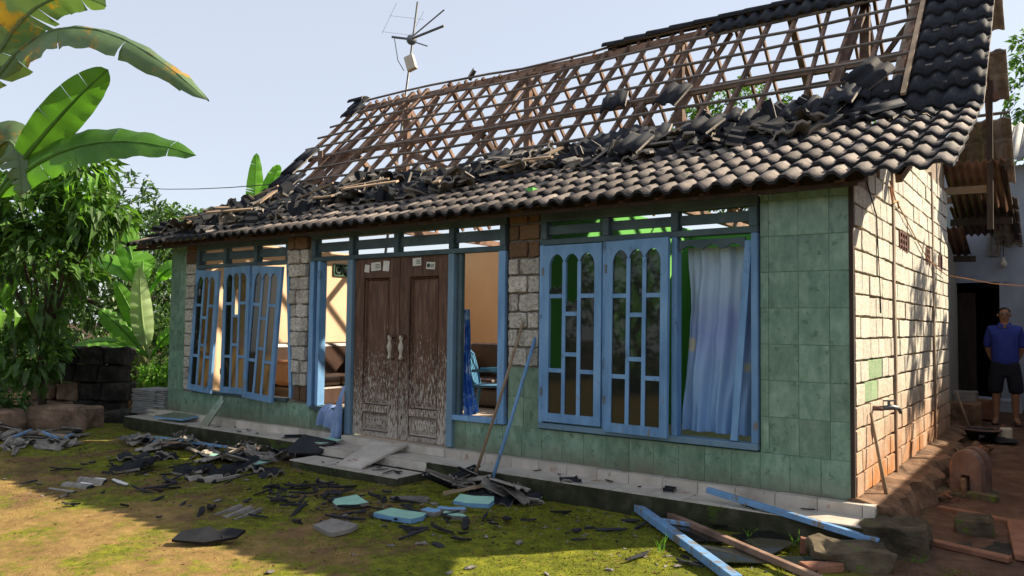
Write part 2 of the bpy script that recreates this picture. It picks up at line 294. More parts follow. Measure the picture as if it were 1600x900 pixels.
# ------------------------------------------------------------------ mesh helpers
class MB:
    def __init__(s): s.v = []; s.f = []; s.mi = []
    def add(s, vs, fs, mi=0):
        o = len(s.v); s.v += [tuple(v) for v in vs]
        for f in fs: s.f.append(tuple(i+o for i in f)); s.mi.append(mi)
        return s
    def box(s, x0, x1, y0, y1, z0, z1, M=None, mi=0):
        vs = [V((x, y, z)) for z in (z0, z1) for y in (y0, y1) for x in (x0, x1)]
        if M: vs = [M @ v for v in vs]
        return s.add(vs, [(0, 2, 3, 1), (4, 5, 7, 6), (0, 1, 5, 4), (2, 6, 7, 3), (0, 4, 6, 2), (1, 3, 7, 5)], mi)
    def beam(s, a, b, w, h, upv=(0, 0, 1), mi=0, seg=1, jit=0):
        a = V(a); b = V(b); d = (b-a).normalized(); side = d.cross(V(upv)).normalized(); u = side.cross(d)
        vs = []; fs = []
        for i in range(seg+1):
            p = a.lerp(b, i/seg)+(side*R.uniform(-jit, jit)+u*R.uniform(-jit, jit) if jit else V())
            vs += [p-side*w/2-u*h/2, p+side*w/2-u*h/2, p+side*w/2+u*h/2, p-side*w/2+u*h/2]
        for i in range(seg):
            o = i*4
            for k in range(4): fs.append((o+k, o+4+k, o+4+(k+1) % 4, o+(k+1) % 4))
        fs += [(0, 1, 2, 3), (seg*4+3, seg*4+2, seg*4+1, seg*4)]
        return s.add(vs, fs, mi)
    def tube(s, pts, r, n=8, mi=0, cap=True):
        pts = [V(p) for p in pts]; rs = r if isinstance(r, (list, tuple)) else [r]*len(pts)
        vs = []; fs = []; ref = V((0, 0, 1))
        for i, p in enumerate(pts):
            d = (pts[min(i+1, len(pts)-1)]-pts[max(i-1, 0)]).normalized()
            if abs(d.dot(ref)) > .95: ref = V((1, 0, 0))
            a = d.cross(ref).normalized(); b = a.cross(d)
            ref = b
            for k in range(n):
                t = 2*math.pi*k/n; vs.append(p+a*math.cos(t)*rs[i]+b*math.sin(t)*rs[i])
        for i in range(len(pts)-1):
            for k in range(n): fs.append((i*n+k, i*n+(k+1) % n, (i+1)*n+(k+1) % n, (i+1)*n+k))
        if cap: fs += [tuple(range(n))[::-1], tuple((len(pts)-1)*n+k for k in range(n))]
        return s.add(vs, fs, mi)
    def lathe(s, prof, n=14, M=None, mi=0):     # prof: (r, z)
        vs = [V((r*math.cos(2*math.pi*k/n), r*math.sin(2*math.pi*k/n), z)) for r, z in prof for k in range(n)]
        if M: vs = [M @ v for v in vs]
        fs = [(i*n+k, i*n+(k+1) % n, (i+1)*n+(k+1) % n, (i+1)*n+k) for i in range(len(prof)-1) for k in range(n)]
        fs += [tuple(range(n))[::-1], tuple((len(prof)-1)*n+k for k in range(n))]
        return s.add(vs, fs, mi)
    def mesh(s, name):
        me = bpy.data.meshes.new(name); me.from_pydata(s.v, [], s.f)
        if any(s.mi): me.polygons.foreach_set('material_index', s.mi)
        me.update(); return me
def setmats(me, m):
    for x in (m if isinstance(m, (list, tuple)) else [m]): me.materials.append(MATS[x])
def smooth(me, on=True):
    me.polygons.foreach_set('use_smooth', [on]*len(me.polygons)); return me
ORG = {}
def link(o, parent=None):
    COL.objects.link(o)
    if parent is not None:
        o.parent = parent
        if parent in ORG: o.matrix_parent_inverse = Matrix.Translation(-ORG[parent])
    return o
def obj(name, mb, m, parent=None, sm=False, M=None, label=None, cat=None, group=None, kind=None, bevel=0):
    me = mb if isinstance(mb, bpy.types.Mesh) else mb.mesh(name)
    if m is not None and not len(me.materials): setmats(me, m)
    if sm: smooth(me)
    o = bpy.data.objects.new(name, me)
    if M is not None: o.matrix_basis = M
    link(o, parent)
    if bevel:
        bv = o.modifiers.new('bevel', 'BEVEL'); bv.width = bevel; bv.segments = 2; bv.limit_method = 'ANGLE'
    return tag(o, label, cat, group, kind)
def tag(o, label=None, cat=None, group=None, kind=None):
    if label: o['label'] = label
    if cat: o['category'] = cat
    if group: o['group'] = group
    if kind: o['kind'] = kind
    return o
def empty(name, loc, label, cat, group=None):
    o = bpy.data.objects.new(name, None); o.empty_display_size = .2; o.location = loc; COL.objects.link(o); ORG[o] = V(loc)
    return tag(o, label, cat, group)
def T(x, y, z): return Matrix.Translation((x, y, z))
def RX(a): return Matrix.Rotation(rad(a), 4, 'X')
def RY(a): return Matrix.Rotation(rad(a), 4, 'Y')
def RZ(a): return Matrix.Rotation(rad(a), 4, 'Z')
def rough_box(sx, sy, sz, jit, cuts=1, seed=0, bev=.0, noise_s=6):
    bm = bmesh.new(); bmesh.ops.create_cube(bm, size=1)
    bmesh.ops.scale(bm, vec=(sx, sy, sz), verts=bm.verts)
    if bev: bmesh.ops.bevel(bm, geom=bm.edges[:], offset=bev, segments=1, affect='EDGES')
    if cuts: bmesh.ops.subdivide_edges(bm, edges=bm.edges[:], cuts=cuts, use_grid_fill=True)
    for v in bm.verts:
        v.co += noise.noise_vector(v.co*noise_s+V((seed*7.3, seed*3.1, seed)))*jit
    me = bpy.data.meshes.new('rough_block'); bm.to_mesh(me); bm.free(); return me
def clump(me_list, mats, transforms):   # join many pieces into one mesh
    mb = MB()
    for me, M in transforms:
        mb.add([M @ v.co for v in me.vertices], [tuple(p.vertices) for p in me.polygons])
        base = len(mb.mi)-len(me.polygons)
        for i, p in enumerate(me.polygons): mb.mi[base+i] = p.material_index
    return mb

# ------------------------------------------------------------------ ground
def sstep(a, b, x):
    t = min(1, max(0, (x-a)/(b-a))); return t*t*(3-2*t)
def gz(x, y):
    z = .14
    side = sstep(-.2, .3, x)
    z += side*(.05*sstep(-.5, 1.5, y)+.16*sstep(2, 5, y)+.14*sstep(5, 7.5, y))
    z -= .05*sstep(-2, -5, y)
    z += .12*sstep(-10.5, -13, x)
    z += .25*sstep(9, 25, y)
    return z
def gh(x, y):
    z = gz(x, y)
    d = max(0, abs(x+5)-12, abs(y)-9)
    a = 1 if d <= 0 else 1
    z += a*(noise.noise(V((x*.9, y*.9, 3)))*.03+noise.noise(V((x*4, y*4, 1)))*.012+noise.noise(V((x*13, y*13, 5)))*.006)
    return z
def axis(lo, hi, d0, d1, step):
    a = []; x = d0
    while x < d1: a.append(x); x += step
    a.append(d1)
    s = step; x = d1
    while x < hi: s = min(s*1.35, 40); x += s; a.append(x)
    s = step; x = d0; pre = []
    while x > lo: s = min(s*1.35, 40); x -= s; pre.append(x)
    return pre[::-1]+a
gx = axis(-300, 300, -11.5, 1.6, .05); gy = axis(-120, 500, -4.6, .2, .045)
mb = MB(); vs = [(x, y, gh(x, y)) for y in gy for x in gx]; nx = len(gx)
mb.add(vs, [(j*nx+i, j*nx+i+1, (j+1)*nx+i+1, (j+1)*nx+i) for j in range(len(gy)-1) for i in range(nx-1)])
obj('ground', mb, 'yard_soil', sm=True, kind='structure')

# moss tufts standing on the yard
mb = MB()
for i in range(70000):
    x = R.uniform(-9.5, 1.0); y = -.45-abs(R.gauss(0, 1.3))
    q = noise.noise(V((x*1.1, y*1.1, 9)))+.35*noise.noise(V((x*4, y*4, 2)))+(.12 if x > -3.2 else -.08)
    if q < -.06 or y < -4.4: continue
    z = gh(x, y); h = R.uniform(.004, .014); a = R.uniform(0, 6.28); r = R.uniform(.003, .008)
    c, s = math.cos(a)*r, math.sin(a)*r
    mb.add([(x-c, y-s, z-.003), (x+c, y+s, z-.003), (x+s*.8, y-c*.8, z+h)], [(0, 1, 2)])
obj('moss', mb, 'moss_blade', kind='stuff', label='short green moss tufts spread over the yard soil', cat='moss')

# dry leaf litter and soil crumbs
mb = MB()
for i in range(5200):
    x = R.uniform(-10, 1.0); y = -.45-abs(R.gauss(0, 1.5))
    if y < -4.5: continue
    z = gh(x, y); a = R.uniform(0, 6.28); r = R.uniform(.004, .016); c, s = math.cos(a)*r, math.sin(a)*r; k = R.uniform(.3, .8)
    mb.add([(x-c, y-s, z+.001), (x+s*k, y-c*k, z+.004+r*.2), (x+c, y+s, z+.002), (x-s*k, y+c*k, z+.003+r*.4)], [(0, 1, 2), (0, 2, 3)])
obj('leaf_litter', mb, 'dry_leaf', kind='stuff', label='fine dry litter and crumbs scattered over the yard', cat='litter')

# ------------------------------------------------------------------ porch
mb = MB()
N = 90
PX0, PX1, PY, PZ = -10.15, .17, -.43, .325
for i in range(N+1):
    x = PX0+(PX1-PX0)*i/N
    e = noise.noise(V((x*3, 0, 0)))*.012
    mb.v += [(x, PY+e+.02+noise.noise(V((x*5, 1, 4)))*.02, -.1), (x, PY+e+noise.noise(V((x*6, 3, 4)))*.018, .18), (x, PY+e, PZ-.008), (x, 0.1, PZ-.008), (x, .1, -.1)]
for i in range(N):
    for k in range(4):
        mb.f.append((i*5+k, (i+1)*5+k, (i+1)*5+k+1, i*5+k+1)); mb.mi.append(0)
mb.f += [(0, 1, 2, 3, 4), tuple(N*5+k for k in (4, 3, 2, 1, 0))]; mb.mi += [0, 0]
porch = obj('porch', mb, 'mossy_concrete', kind='structure')
def slab_tile(name, x0, x1, y0, y1, z0, z1, m, parent, M=None):
    j = .0025
    return obj(name, MB().box(x0+j, x1-j, y0+j, y1-j, z0, z1), m, parent, M=M)
x = PX0
while x < PX1-.05:
    x2 = min(x+.33, PX1)
    slab_tile('paving_tile', x, x2, PY+.012, -.095, PZ-.01, PZ+R.uniform(-.001, .003), 'porch_tile', porch)
    if not (-5.72 < (x+x2)/2 < -4.1): slab_tile('riser_tile', x, x2, -.10, .006, PZ-.01, .418+R.uniform(-.002, .002), 'porch_tile', porch)
    x = x2
# door steps
lz = .225
mb = MB().box(-5.72, -4.05, -.86, -.45, -.05, lz-.006)
steps = obj('door_step', mb, 'mossy_concrete', porch)
for a, b in ((-5.72, -5.16), (-5.16, -4.6), (-4.6, -4.05)):
    slab_tile('step_tile', a, b, -.87, -.5, lz-.012, lz, 'porch_tile', porch)
    slab_tile('riser_tile', a, b, -.452, -.438, lz+.003, PZ-.004, 'porch_tile', porch)
for a, b in ((-5.72, -5.2), (-5.2, -4.66), (-4.66, -4.1)): slab_tile('threshold_tile', a, b, -.12, .02, PZ+.004, .415, 'porch_tile', porch)
me = MB().add([(-5.05, -.27, .425), (-4.62, -.12, .425), (-4.66, -.78, .25), (-5.0, -.82, .25), (-5.05, -.27, .40), (-4.62, -.12, .40), (-4.66, -.78, .228), (-5.0, -.82, .228)],
              [(0, 3, 2, 1), (4, 5, 6, 7), (0, 1, 5, 4), (1, 2, 6, 5), (2, 3, 7, 6), (3, 0, 4, 7)])
obj('ramp_slab', me, 'porch_tile', label='white tiled slab laid as a ramp up to the wooden door', cat='ramp')
# ------------------------------------------------------------------ house
EY, EZ = -.384, 2.86            # eave
JY, JZ = 1.95, 3.87             # break between the gentle and the steep slope
RY_, RZ_ = 4.32, 6.26           # ridge
XL, XR = -10.467, .757          # verges
def roofz(y):
    if y > RY_: y = 2*RY_-y
    return EZ+(y-EY)*(JZ-EZ)/(JY-EY) if y < JY else JZ+(y-JY)*(RZ_-JZ)/(RY_-JY)
H = empty('house', (-4.85, 2.8, .4), 'earthquake-damaged single-storey house with green tiled front, blue windows and bare roof rafters', 'house')

# front wall
fw_ = MB()
for a in ((-9.71, -5.68, .0, .72), (-4.14, -.02, .0, .72), (-9.71, -9.02, .72, 2.93), (-6.86, -6.45, .72, 2.93), (-3.34, -2.94, .72, 2.95), (-.72, -.02, .72, 2.95)):
    fw_.box(a[0], a[1], .004+.0, .14, a[2], a[3])
front = obj('front_wall', fw_, 'grout', H)
TILES = {}
def wall_tile(x0, x1, z0, z1):
    k = (round(x1-x0, 3), round(z1-z0, 3))
    if k not in TILES:
        w, h = x1-x0-.003, z1-z0-.003; b = .003
        vs = [(0, 0, 0), (w, 0, 0), (w, 0, h), (0, 0, h), (0, -.012+b*.5, 0), (w, -.012+b*.5, 0), (w, -.012+b*.5, h), (0, -.012+b*.5, h),
              (b, -.012, b), (w-b, -.012, b), (w-b, -.012, h-b), (b, -.012, h-b)]
        me = MB().add(vs, [(8, 9, 10, 11), (4, 5, 9, 8), (5, 6, 10, 9), (6, 7, 11, 10), (7, 4, 8, 11), (0, 1, 5, 4), (1, 2, 6, 5), (2, 3, 7, 6), (3, 0, 4, 7)]).mesh('wall_tile')
        setmats(me, 'green_tile'); TILES[k] = me
    M = T(x0+.002, .006+R.uniform(-.0015, .0015), z0+.002) @ RX(R.uniform(-.25, .25)) @ RZ(R.uniform(-.3, .3))
    obj('wall_tile', TILES[k], None, front, M=M)
def tile_cols(x0, x1, step=.243):
    xs = [x1]
    while xs[-1]-step > x0+.04: xs.append(xs[-1]-step)
    xs.append(x0); return xs[::-1]
for a, b in ((-9.71, -5.7), (-4.12, -.0)):
    c = tile_cols(a, b)
    for i in range(len(c)-1): wall_tile(c[i], c[i+1], .42, .72)
cr_ = [-.725, -.655, -.412, -.17, .0]
for r in range(8):
    for i in range(4): wall_tile(cr_[i], cr_[i+1], .72+.3*r, min(.72+.3*(r+1), 2.95))
    if .72+.3*(r+1) > 2.94: break
for r in range(8):
    z0 = .72+.3*r
    wall_tile(-9.71, -9.47, z0, min(z0+.3, 2.92)); wall_tile(-9.47, -9.29, z0, min(z0+.3, 2.92))
    if z0+.3 > 2.9: break
for r in range(2):
    wall_tile(-3.335, -3.14, .72+.3*r, 1.02+.3*r); wall_tile(-3.14, -2.942, .72+.3*r, 1.02+.3*r)
# stone blocks in the front wall
BLK = [rough_box(1, 1, 1, .09, 2, s, .06, 3.5) for s in range(9)]
BLK0 = BLK; BLK = [rough_box(1, 1, 1, .04, 2, s, .02, 4.5) for s in range(9)]
for me in BLK: setmats(me, 'limestone')
BLKG = [m.copy() for m in BLK0]
for me in BLKG: me.materials.clear(); setmats(me, 'grey_stone')
BLKB = [m.copy() for m in BLK0]
for me in BLKB: me.materials.clear(); setmats(me, 'brown_stone')
def blk(name, parent, c, size, kind='l', rot=0, ax='Y'):
    me = R.choice({'l': BLK, 'g': BLKG, 'b': BLKB}[kind])
    M = T(*c) @ Matrix.Rotation(rad(rot), 4, ax) @ Matrix.Diagonal((*size, 1))
    return obj(name, me, None, parent, M=M)
for a in ((-9.285, -9.01, -.004, .01, .73, 2.92), (-6.85, -6.46, -.006, .01, .73, 2.9), (-3.33, -2.95, -.002, .01, 1.33, 2.95)):
    obj('mortar_bed', MB().box(*a), 'mortar_grey', front)
z = .75
while z < 2.85:
    h = R.uniform(.15, .185)
    blk('stone_block', front, (-9.15, .0, z+h/2), (.25, .05, h-.02), 'b' if z > 2.45 else 'g', R.uniform(-1, 1))
    z += h
z = .76; r = 0
while z < 2.85:
    h = R.uniform(.16, .19); lean = -.10*(abs(z-1.9)/1.1)+.05
    split = R.choice((.36, .5, .62)); k = 'b' if (z < .85 or z > 2.6) else 'g'
    x0 = -6.83+.12*max(0, 1.7-z)-.05*max(0, z-1.7); x1 = -6.47-.02*r % .02
    xm = x0+(x1-x0)*split
    for a, b in ((x0, xm), (xm, x1)):
        blk('stone_block', front, ((a+b)/2, -.015+R.uniform(-.03, .02), z+h/2), (b-a-.012, .08, h-.014), k, R.uniform(-4, 4))
    z += h; r += 1
z = 1.34; r = 0
while z < 2.92:
    h = R.uniform(.175, .195); k = 'b' if z > 2.4 else 'g'
    xm = -3.2 if r % 2 else -3.09
    for a, b in ((-3.33, xm), (xm, -2.945)):
        blk('stone_block', front, ((a+b)/2, -.005+R.uniform(-.012, .008), z+h/2), (b-a-.022, .06, h-.024), k, R.uniform(-1.2, 1.2))
    z += h; r += 1

# right side wall of limestone blocks
sw = MB()
ys = [0.02, .6, 1.2, JY, 2.7, 3.5, RY_, 5.0, 5.62]
pts = [(y, roofz(y)-.14) for y in ys]
poly = [(y, .0) for y in (0.02, 5.62)]
for i in range(len(pts)-1):
    (y0, z0), (y1, z1) = pts[i], pts[i+1]
    sw.add([(-.012, y0, 0), (-.012, y1, 0), (-.012, y1, z1), (-.012, y0, z0), (-.16, y0, 0), (-.16, y1, 0), (-.16, y1, z1), (-.16, y0, z0)],
           [(0, 1, 2, 3), (5, 4, 7, 6), (3, 2, 6, 7)]+([(4, 0, 3, 7)] if i == 0 else [])+([(1, 5, 6, 2)] if i == len(pts)-2 else []))
side = obj('side_wall', sw, 'mortar', H)
VENT = [(1.99, 2.4, 2.55, 2.74), (3.66, 3.98, 2.53, 2.72), (4.72, 5.0, 2.52, 2.71)]
def coursed(y0, y1, ph):
    z = .43; r = 0
    while z < 3.62:
        h = .1785
        y = y0; ww = []
        off_ = R.uniform(.12, .3) if r % 2 else R.uniform(.24, .31)
        while y < y1-.02:
            wd = off_ if y == y0 else R.uniform(.26, .33)
            if y1-(y+wd) < .1: wd = y1-y
            if z+h < roofz(y)-.1 and not any(v[0]-.02 < y+wd/2 < v[1]+.02 and abs(z+h/2-(v[2]+v[3])/2) < .1 for v in VENT):
                b = blk('limestone_block', side, (-.008+R.uniform(-.006, .006), y+wd/2, z+h/2+R.uniform(-.004, .004)), (.05, wd-.013, h-.021), 'l', R.uniform(-.8, .8), 'X')
                if .4 < y+wd/2 < .95 and 1.12 < z+h/2 < 1.52 :
                    b.data = b.data.copy(); b.data.materials.clear(); setmats(b.data, 'limestone_green')
            y += wd
        z += h; r += 1
for a, b in ((.03, 1.585), (1.69, 4.13), (4.23, 5.6)): coursed(a, b, 0)
for y0, y1, z1 in ((1.6, 1.675, 3.5), (4.14, 4.22, 3.7)):
    m_ = rough_box(.045, y1-y0, z1-.4, .012, 6, y0, .004, 4); setmats(m_, 'mortar')
    obj('pilaster', m_, None, side, M=T(.012, (y0+y1)/2, (z1+.4)/2))
for y0, y1, z0, z1 in VENT:
    mb = MB().box(-.02, -.004, y0, y1, z0, z1, mi=1)
    for i in range(4): yy = y0+(y1-y0)*i/3; mb.box(-.004, .022, yy-.018, yy+.018, z0, z1)
    for i in range(4): zz = z0+(z1-z0)*i/3; mb.box(-.004, .018, y0, y1, zz-.012, zz+.012)
    obj('vent_block', mb, ['red_vent', 'void_dark'], side)
obj('corner_trim', MB().box(-.02, .012, -.012, .026, .42, 3.0), 'dark_wood', side)
# stepped ledge along the foot of the side wall
mb = MB(); n1 = 90
for i in range(n1+1):
    y = -.02+6.0*i/n1
    g = gz(.5, y)
    prof = [(-.05, .43), (.02, .425), (.14, .41), (.25, .39), (.3, .33), (.32, .2), (.36, g-.15)]
    if y > 4.6: prof = [(a*.8, zz) for a, zz in prof]
    for j, (xx, zz) in enumerate(prof):
        q = noise.noise_vector(V((xx*5, y*3.2, zz*5)))*.075+noise.noise_vector(V((xx*11, y*9, zz*11)))*.045
        if j == 0: q = V()
        mb.v.append((xx+q.x+(0.03*math.sin(y*9) if j > 3 else 0), y+(q.y*.4), zz+q.z*.6))
for i in range(n1):
    for j in range(6): mb.f.append((i*7+j, i*7+j+1, (i+1)*7+j+1, (i+1)*7+j)); mb.mi.append(0)
mb.f.append(tuple(range(7))[::-1]); mb.mi.append(0)
obj('foundation_ledge', mb, 'ledge_stone', H, sm=False)

# other walls, floor
obj('left_wall', MB().box(-9.71, -9.56, .142, 8.5, 0, 3.05), 'cream_plaster', H)
obj('rear_wall', MB().box(-9.55, -.2, 8.5, 8.64, 0, 3.0), 'raw_wall', H)
obj('interior_wall', MB().box(-9.55, -3.26, 6.3, 6.4, .4, 3.3), 'peach_plaster', H)
obj('interior_wall', MB().box(-3.24, -3.16, .145, 8.45, .4, 3.2), 'lime_green_plaster', H)
obj('interior_wall', MB().box(-3.15, -.17, 4.3, 4.38, .4, 3.2), 'lime_green_plaster', H)
obj('floor', MB().box(-9.55, -.17, .0, 8.45, .2, .405), 'floor_tile', H)

# timber frames: posts, sills, transoms
def piece(name, x0, x1, z0, z1, y0=-.045, y1=.07, m='blue_paint', parent=None, M=None, bev=.006):
    return obj(name, MB().box(x0, x1, y0, y1, z0, z1), m, parent or H, M=M, bevel=bev)
def transom(x0, x1, cuts, zb, zt, m='blue_grey_paint'):
    piece('frame_rail', x0, x1, zb, zb+.055, -.04, .06, m); piece('frame_rail', x0, x1, zt-.05, zt+.04, -.038, .06, m)
    for i, c in enumerate(cuts):
        piece('frame_post', c-.035, c+.035, zb+.056, zt-.051, -.042, .062, m)
    for a, b in zip(cuts[:-1], cuts[1:]):
        d = (zt-zb-.105)
        piece('transom_board', a+.036, b-.036, zb+.055+d*.27, zb+.055+d*.8, .0, .022, m)
# left window
transom(-9.0, -6.87, [-8.96, -8.3, -7.6, -6.92], 2.52, 2.84)
piece('window_sill', -9.0, -6.87, .73, .775, -.05, .07, 'blue_grey_paint')
piece('frame_post', -9.005, -8.95, .776, 2.519)
piece('frame_post', -6.93, -6.88, .776, 2.519, M=T(-6.9, 0, 2.52) @ RY(-4) @ T(6.9, 0, -2.52))
piece('timber_post', -6.87, -6.78, .76, 2.9, .02, .1, 'dark_wood')
# door unit
transom(-6.44, -3.36, [-6.4, -5.71, -4.95, -4.11, -3.41], 2.53, 2.86)
for a, b, z0, m in ((-6.455, -6.375, .7, 'blue_paint'), (-6.31, -6.255, .72, 'blue_paint'), (-5.76, -5.665, .42, 'post_paint'), (-4.145, -4.06, .43, 'post_paint'), (-3.455, -3.365, .73, 'blue_paint')):
    piece('frame_post', a, b, z0, 2.529, m=m)
piece('frame_post', -4.035, -3.985, .76, 2.529, 0, .06, 'blue_grey_paint')
piece('frame_post', -6.375, -6.312, .72, 2.529, .02, .06, 'dark_wood')
piece('window_sill', -4.06, -3.455, .725, .78, -.05, .07, 'blue_paint')
piece('window_sill', -6.375, -5.76, .665, .72, -.07, .07, 'blue_grey_paint')
piece('timber_post', -3.362, -3.315, .9, 2.95, .0, .1, 'dark_wood')
obj('tile_trim', MB().box(-6.31, -5.77, -.006, .05, .6, .664), 'green_tile', front)
# right window
transom(-2.935, -.735, [-2.895, -2.19, -1.485, -.775], 2.56, 2.84)
for a, b in ((-2.935, -2.885), (-2.215, -2.165), (-1.51, -1.46), (-.79, -.735)): piece('frame_post', a, b, .79, 2.559)
piece('window_sill', -2.935, -.735, .735, .79, -.05, .08, 'post_paint')
# wall plates and fascia under the eave
for a, b in ((-9.9, -6.4), (-6.4, -2.9), (-2.9, .1)):
    obj('wall_plate', MB().beam((a, .02, 2.96), (b, .02, 2.97), .1, .1, seg=4, jit=.004), 'dark_wood', H)
obj('fascia_board', MB().beam((-10.35, -.26, 2.845), (.1, -.26, 2.855), .03, .035, seg=14, jit=.004), 'dark_wood', H)

# casements -------------------------------------------------------------
def casement(name, M, wd, ht, glass, broken=(), m='blue_paint', label=None):
    t = .038; st = .075
    cw = (wd-2*st)/3
    fr = MB().box(0, st, 0, t, 0, ht).box(wd-st, wd, 0, t, 0, ht).box(st, wd-st, .001, t-.001, 0, .085)
    # scalloped head rail: three arches
    for c in range(3):
        x0 = st+c*cw; k = 10
        for i in range(k):
            a0, a1 = i/k, (i+1)/k
            f0 = ht-.19+.1*math.sin(math.pi*a0)**.6; f1 = ht-.19+.1*math.sin(math.pi*a1)**.6
            X0, X1 = x0+cw*a0, x0+cw*a1
            fr.add([(X0, .001, f0), (X1, .001, f1), (X1, .001, ht), (X0, .001, ht), (X0, t-.001, f0), (X1, t-.001, f1), (X1, t-.001, ht), (X0, t-.001, ht)],
                   [(0, 1, 2, 3), (5, 4, 7, 6), (0, 4, 5, 1), (3, 2, 6, 7)])
    o = obj(name, fr, m, H, M=M, label=label)
    bw = .04
    for i in (1, 2):
        x = st+cw*i; obj('muntin', MB().box(x-bw/2, x+bw/2, .003, t-.003, .085, ht-.17), m, o)
    for c in range(3):
        fr_ = (.29, .71) if c != 1 else (.39, .617)
        x0 = st+cw*c+(bw/2 if c else 0); x1 = st+cw*(c+1)-(bw/2 if c < 2 else 0)
        zs = [.085]+[ht*(1-f) for f in fr_[::-1]]+[ht-.1]
        for z_ in zs[1:3]: obj('muntin', MB().box(x0, x1, .005, t-.005, z_-bw/2, z_+bw/2), m, o)
        for j in range(3):
            if (c, j) in broken and broken[(c, j)] == 0: continue
            za = zs[j]+(bw/2 if j else 0); zb = zs[j+1]-(bw/2 if j < 2 else 0)
            p = MB()
            if (c, j) in broken:
                k = broken[(c, j)]
                q = [(x0, za), (x1, za), (x1, za+(zb-za)*.25), (x0+(x1-x0)*.55, za+(zb-za)*.12), (x0+(x1-x0)*.3, za+(zb-za)*.2), (x0, za+(zb-za)*.1)] if k == 1 else \
                    [(x0, zb), (x0, zb-(zb-za)*.3), (x0+(x1-x0)*.35, zb-(zb-za)*.55), (x0+(x1-x0)*.6, zb-(zb-za)*.35), (x1, za), (x1, zb)]
                nn = len(q)
                p.add([(a, .013, b) for a, b in q]+[(a, .018, b) for a, b in q], [tuple(range(nn)), tuple(range(2*nn-1, nn-1, -1))]+[(i, nn+i, nn+(i+1) % nn, (i+1) % nn) for i in range(nn)])
            else: p.box(x0, x1, .013, .018, za, zb)
            obj('pane', p, 'glass_dark' if (glass == 'glass_amber' and c == 0) else glass, o)
    # two hinges on the stile
    for zz in (.25, ht-.3): obj('hinge', MB().box(-.012, .012, -.004, .004, zz, zz+.08), 'steel', o)
    return o
casement('window_casement', T(-8.97, -.06, 2.5) @ RY(2.7) @ RX(-1) @ RZ(-2) @ T(0, 0, -1.735), .6, 1.735, 'glass_amber')
casement('window_casement', T(-8.28, -.06, 2.51) @ RY(-.8) @ RX(-.8) @ RZ(-4) @ T(0, 0, -1.74), .66, 1.74, 'glass_amber', {(1, 2): 2})
casement('window_casement', T(-7.6, -.075, 2.515) @ RY(3.0) @ RX(-1.5) @ RZ(-2) @ T(0, 0, -1.775), .66, 1.775, 'glass_amber')
casement('window_casement', T(-2.885, -.055, 2.55) @ RX(-.3) @ T(0, 0, -1.74), .665, 1.74, 'glass_dark', {(1, 2): 1, (0, 1): 0, (0, 2): 1})
casement('window_casement', T(-2.165, -.06, 2.555) @ RX(-1.0) @ RZ(-5) @ T(0, 0, -1.78), .66, 1.78, 'glass_dark', {})
obj('loose_stile', MB().beam((-.94, -.03, .8), (-.82, .0, 2.5), .06, .035, upv=(0, 1, 0), seg=3, jit=.002), 'blue_paint', H, bevel=.004)
mb = MB()
for i in range(14):   # remains of the scalloped head of the third casement
    a0, a1 = i/14, (i+1)/14
    f = lambda a: 2.43+.05*abs(math.sin(a*math.pi*3))
    X0, X1 = -1.45+.6*a0, -1.45+.6*a1
    mb.add([(X0, -.01, f(a0)), (X1, -.01, f(a1)), (X1, -.01, 2.53), (X0, -.01, 2.53), (X0, .02, f(a0)), (X1, .02, f(a1)), (X1, .02, 2.53), (X0, .02, 2.53)], [(0, 1, 2, 3), (5, 4, 7, 6), (0, 4, 5, 1), (3, 2, 6, 7)])
obj('broken_head_rail', mb, 'blue_grey_paint', H)

# door ------------------------------------------------------------------
def door_leaf(x0, x1, hx):
    zb, zt = .432, 2.525; y0, y1 = -.002, .042
    st = .155
    M = T(x0, 0, zb); wd = x1-x0; ht = zt-zb
    o = obj('door_leaf', MB().box(0, st, y0, y1, 0, ht), 'door_wood', H, M=M, bevel=.004)
    obj('stile', MB().box(wd-st, wd, y0, y1, 0, ht), 'door_wood', o, bevel=.004)
    for a, b in ((0, .05), (.28, .36), (ht-.23, ht)):
        obj('rail', MB().box(st, wd-st, y0+.001, y1-.001, a, b), 'door_wood', o, bevel=.003)
    for a, b, nm in ((.05, .28, 'lower_panel'), (.36, ht-.23, 'upper_panel')):
        w0, w1 = st, wd-st; k = .035
        vs = []
        for (ins, yy) in ((0, .036), (.016, .006), (.03, .036), (.075, .016)):
            vs += [(w0+ins, yy, a+ins), (w1-ins, yy, a+ins), (w1-ins, yy, b-ins), (w0+ins, yy, b-ins)]
        fs = []
        for q in range(3):
            for e in range(4): fs.append((q*4+e, q*4+(e+1) % 4, q*4+4+(e+1) % 4, q*4+4+e))
        fs.append((12, 13, 14, 15))
        obj(nm, MB().add(vs, fs), 'door_wood', o)
    # turned handle on two brackets
    hz = .91
    prof = [(r_*.85, z_*.64) for r_, z_ in ((.012, 0), (.026, .01), (.03, .04), (.02, .08), (.016, .11), (.022, .14), (.034, .2), (.036, .25), (.022, .3), (.016, .33), (.022, .36), (.03, .39), (.024, .43), (.01, .44))]
    h = obj('handle', MB().lathe(prof, 14, T(hx, -.06, hz)), 'cream_plastic', o, sm=True)
    for zz in (hz+.02, hz+.265):
        obj('handle_bracket', MB().lathe([(.028, 0), (.03, .01), (.014, .025), (.014, .06), (.024, .062), (.024, .075)], 12, T(hx, 0, zz) @ RX(90)), 'door_wood', o, sm=True)
    return o
d1 = door_leaf(-5.655, -4.915, .655); d2 = door_leaf(-4.905, -4.155, .085)
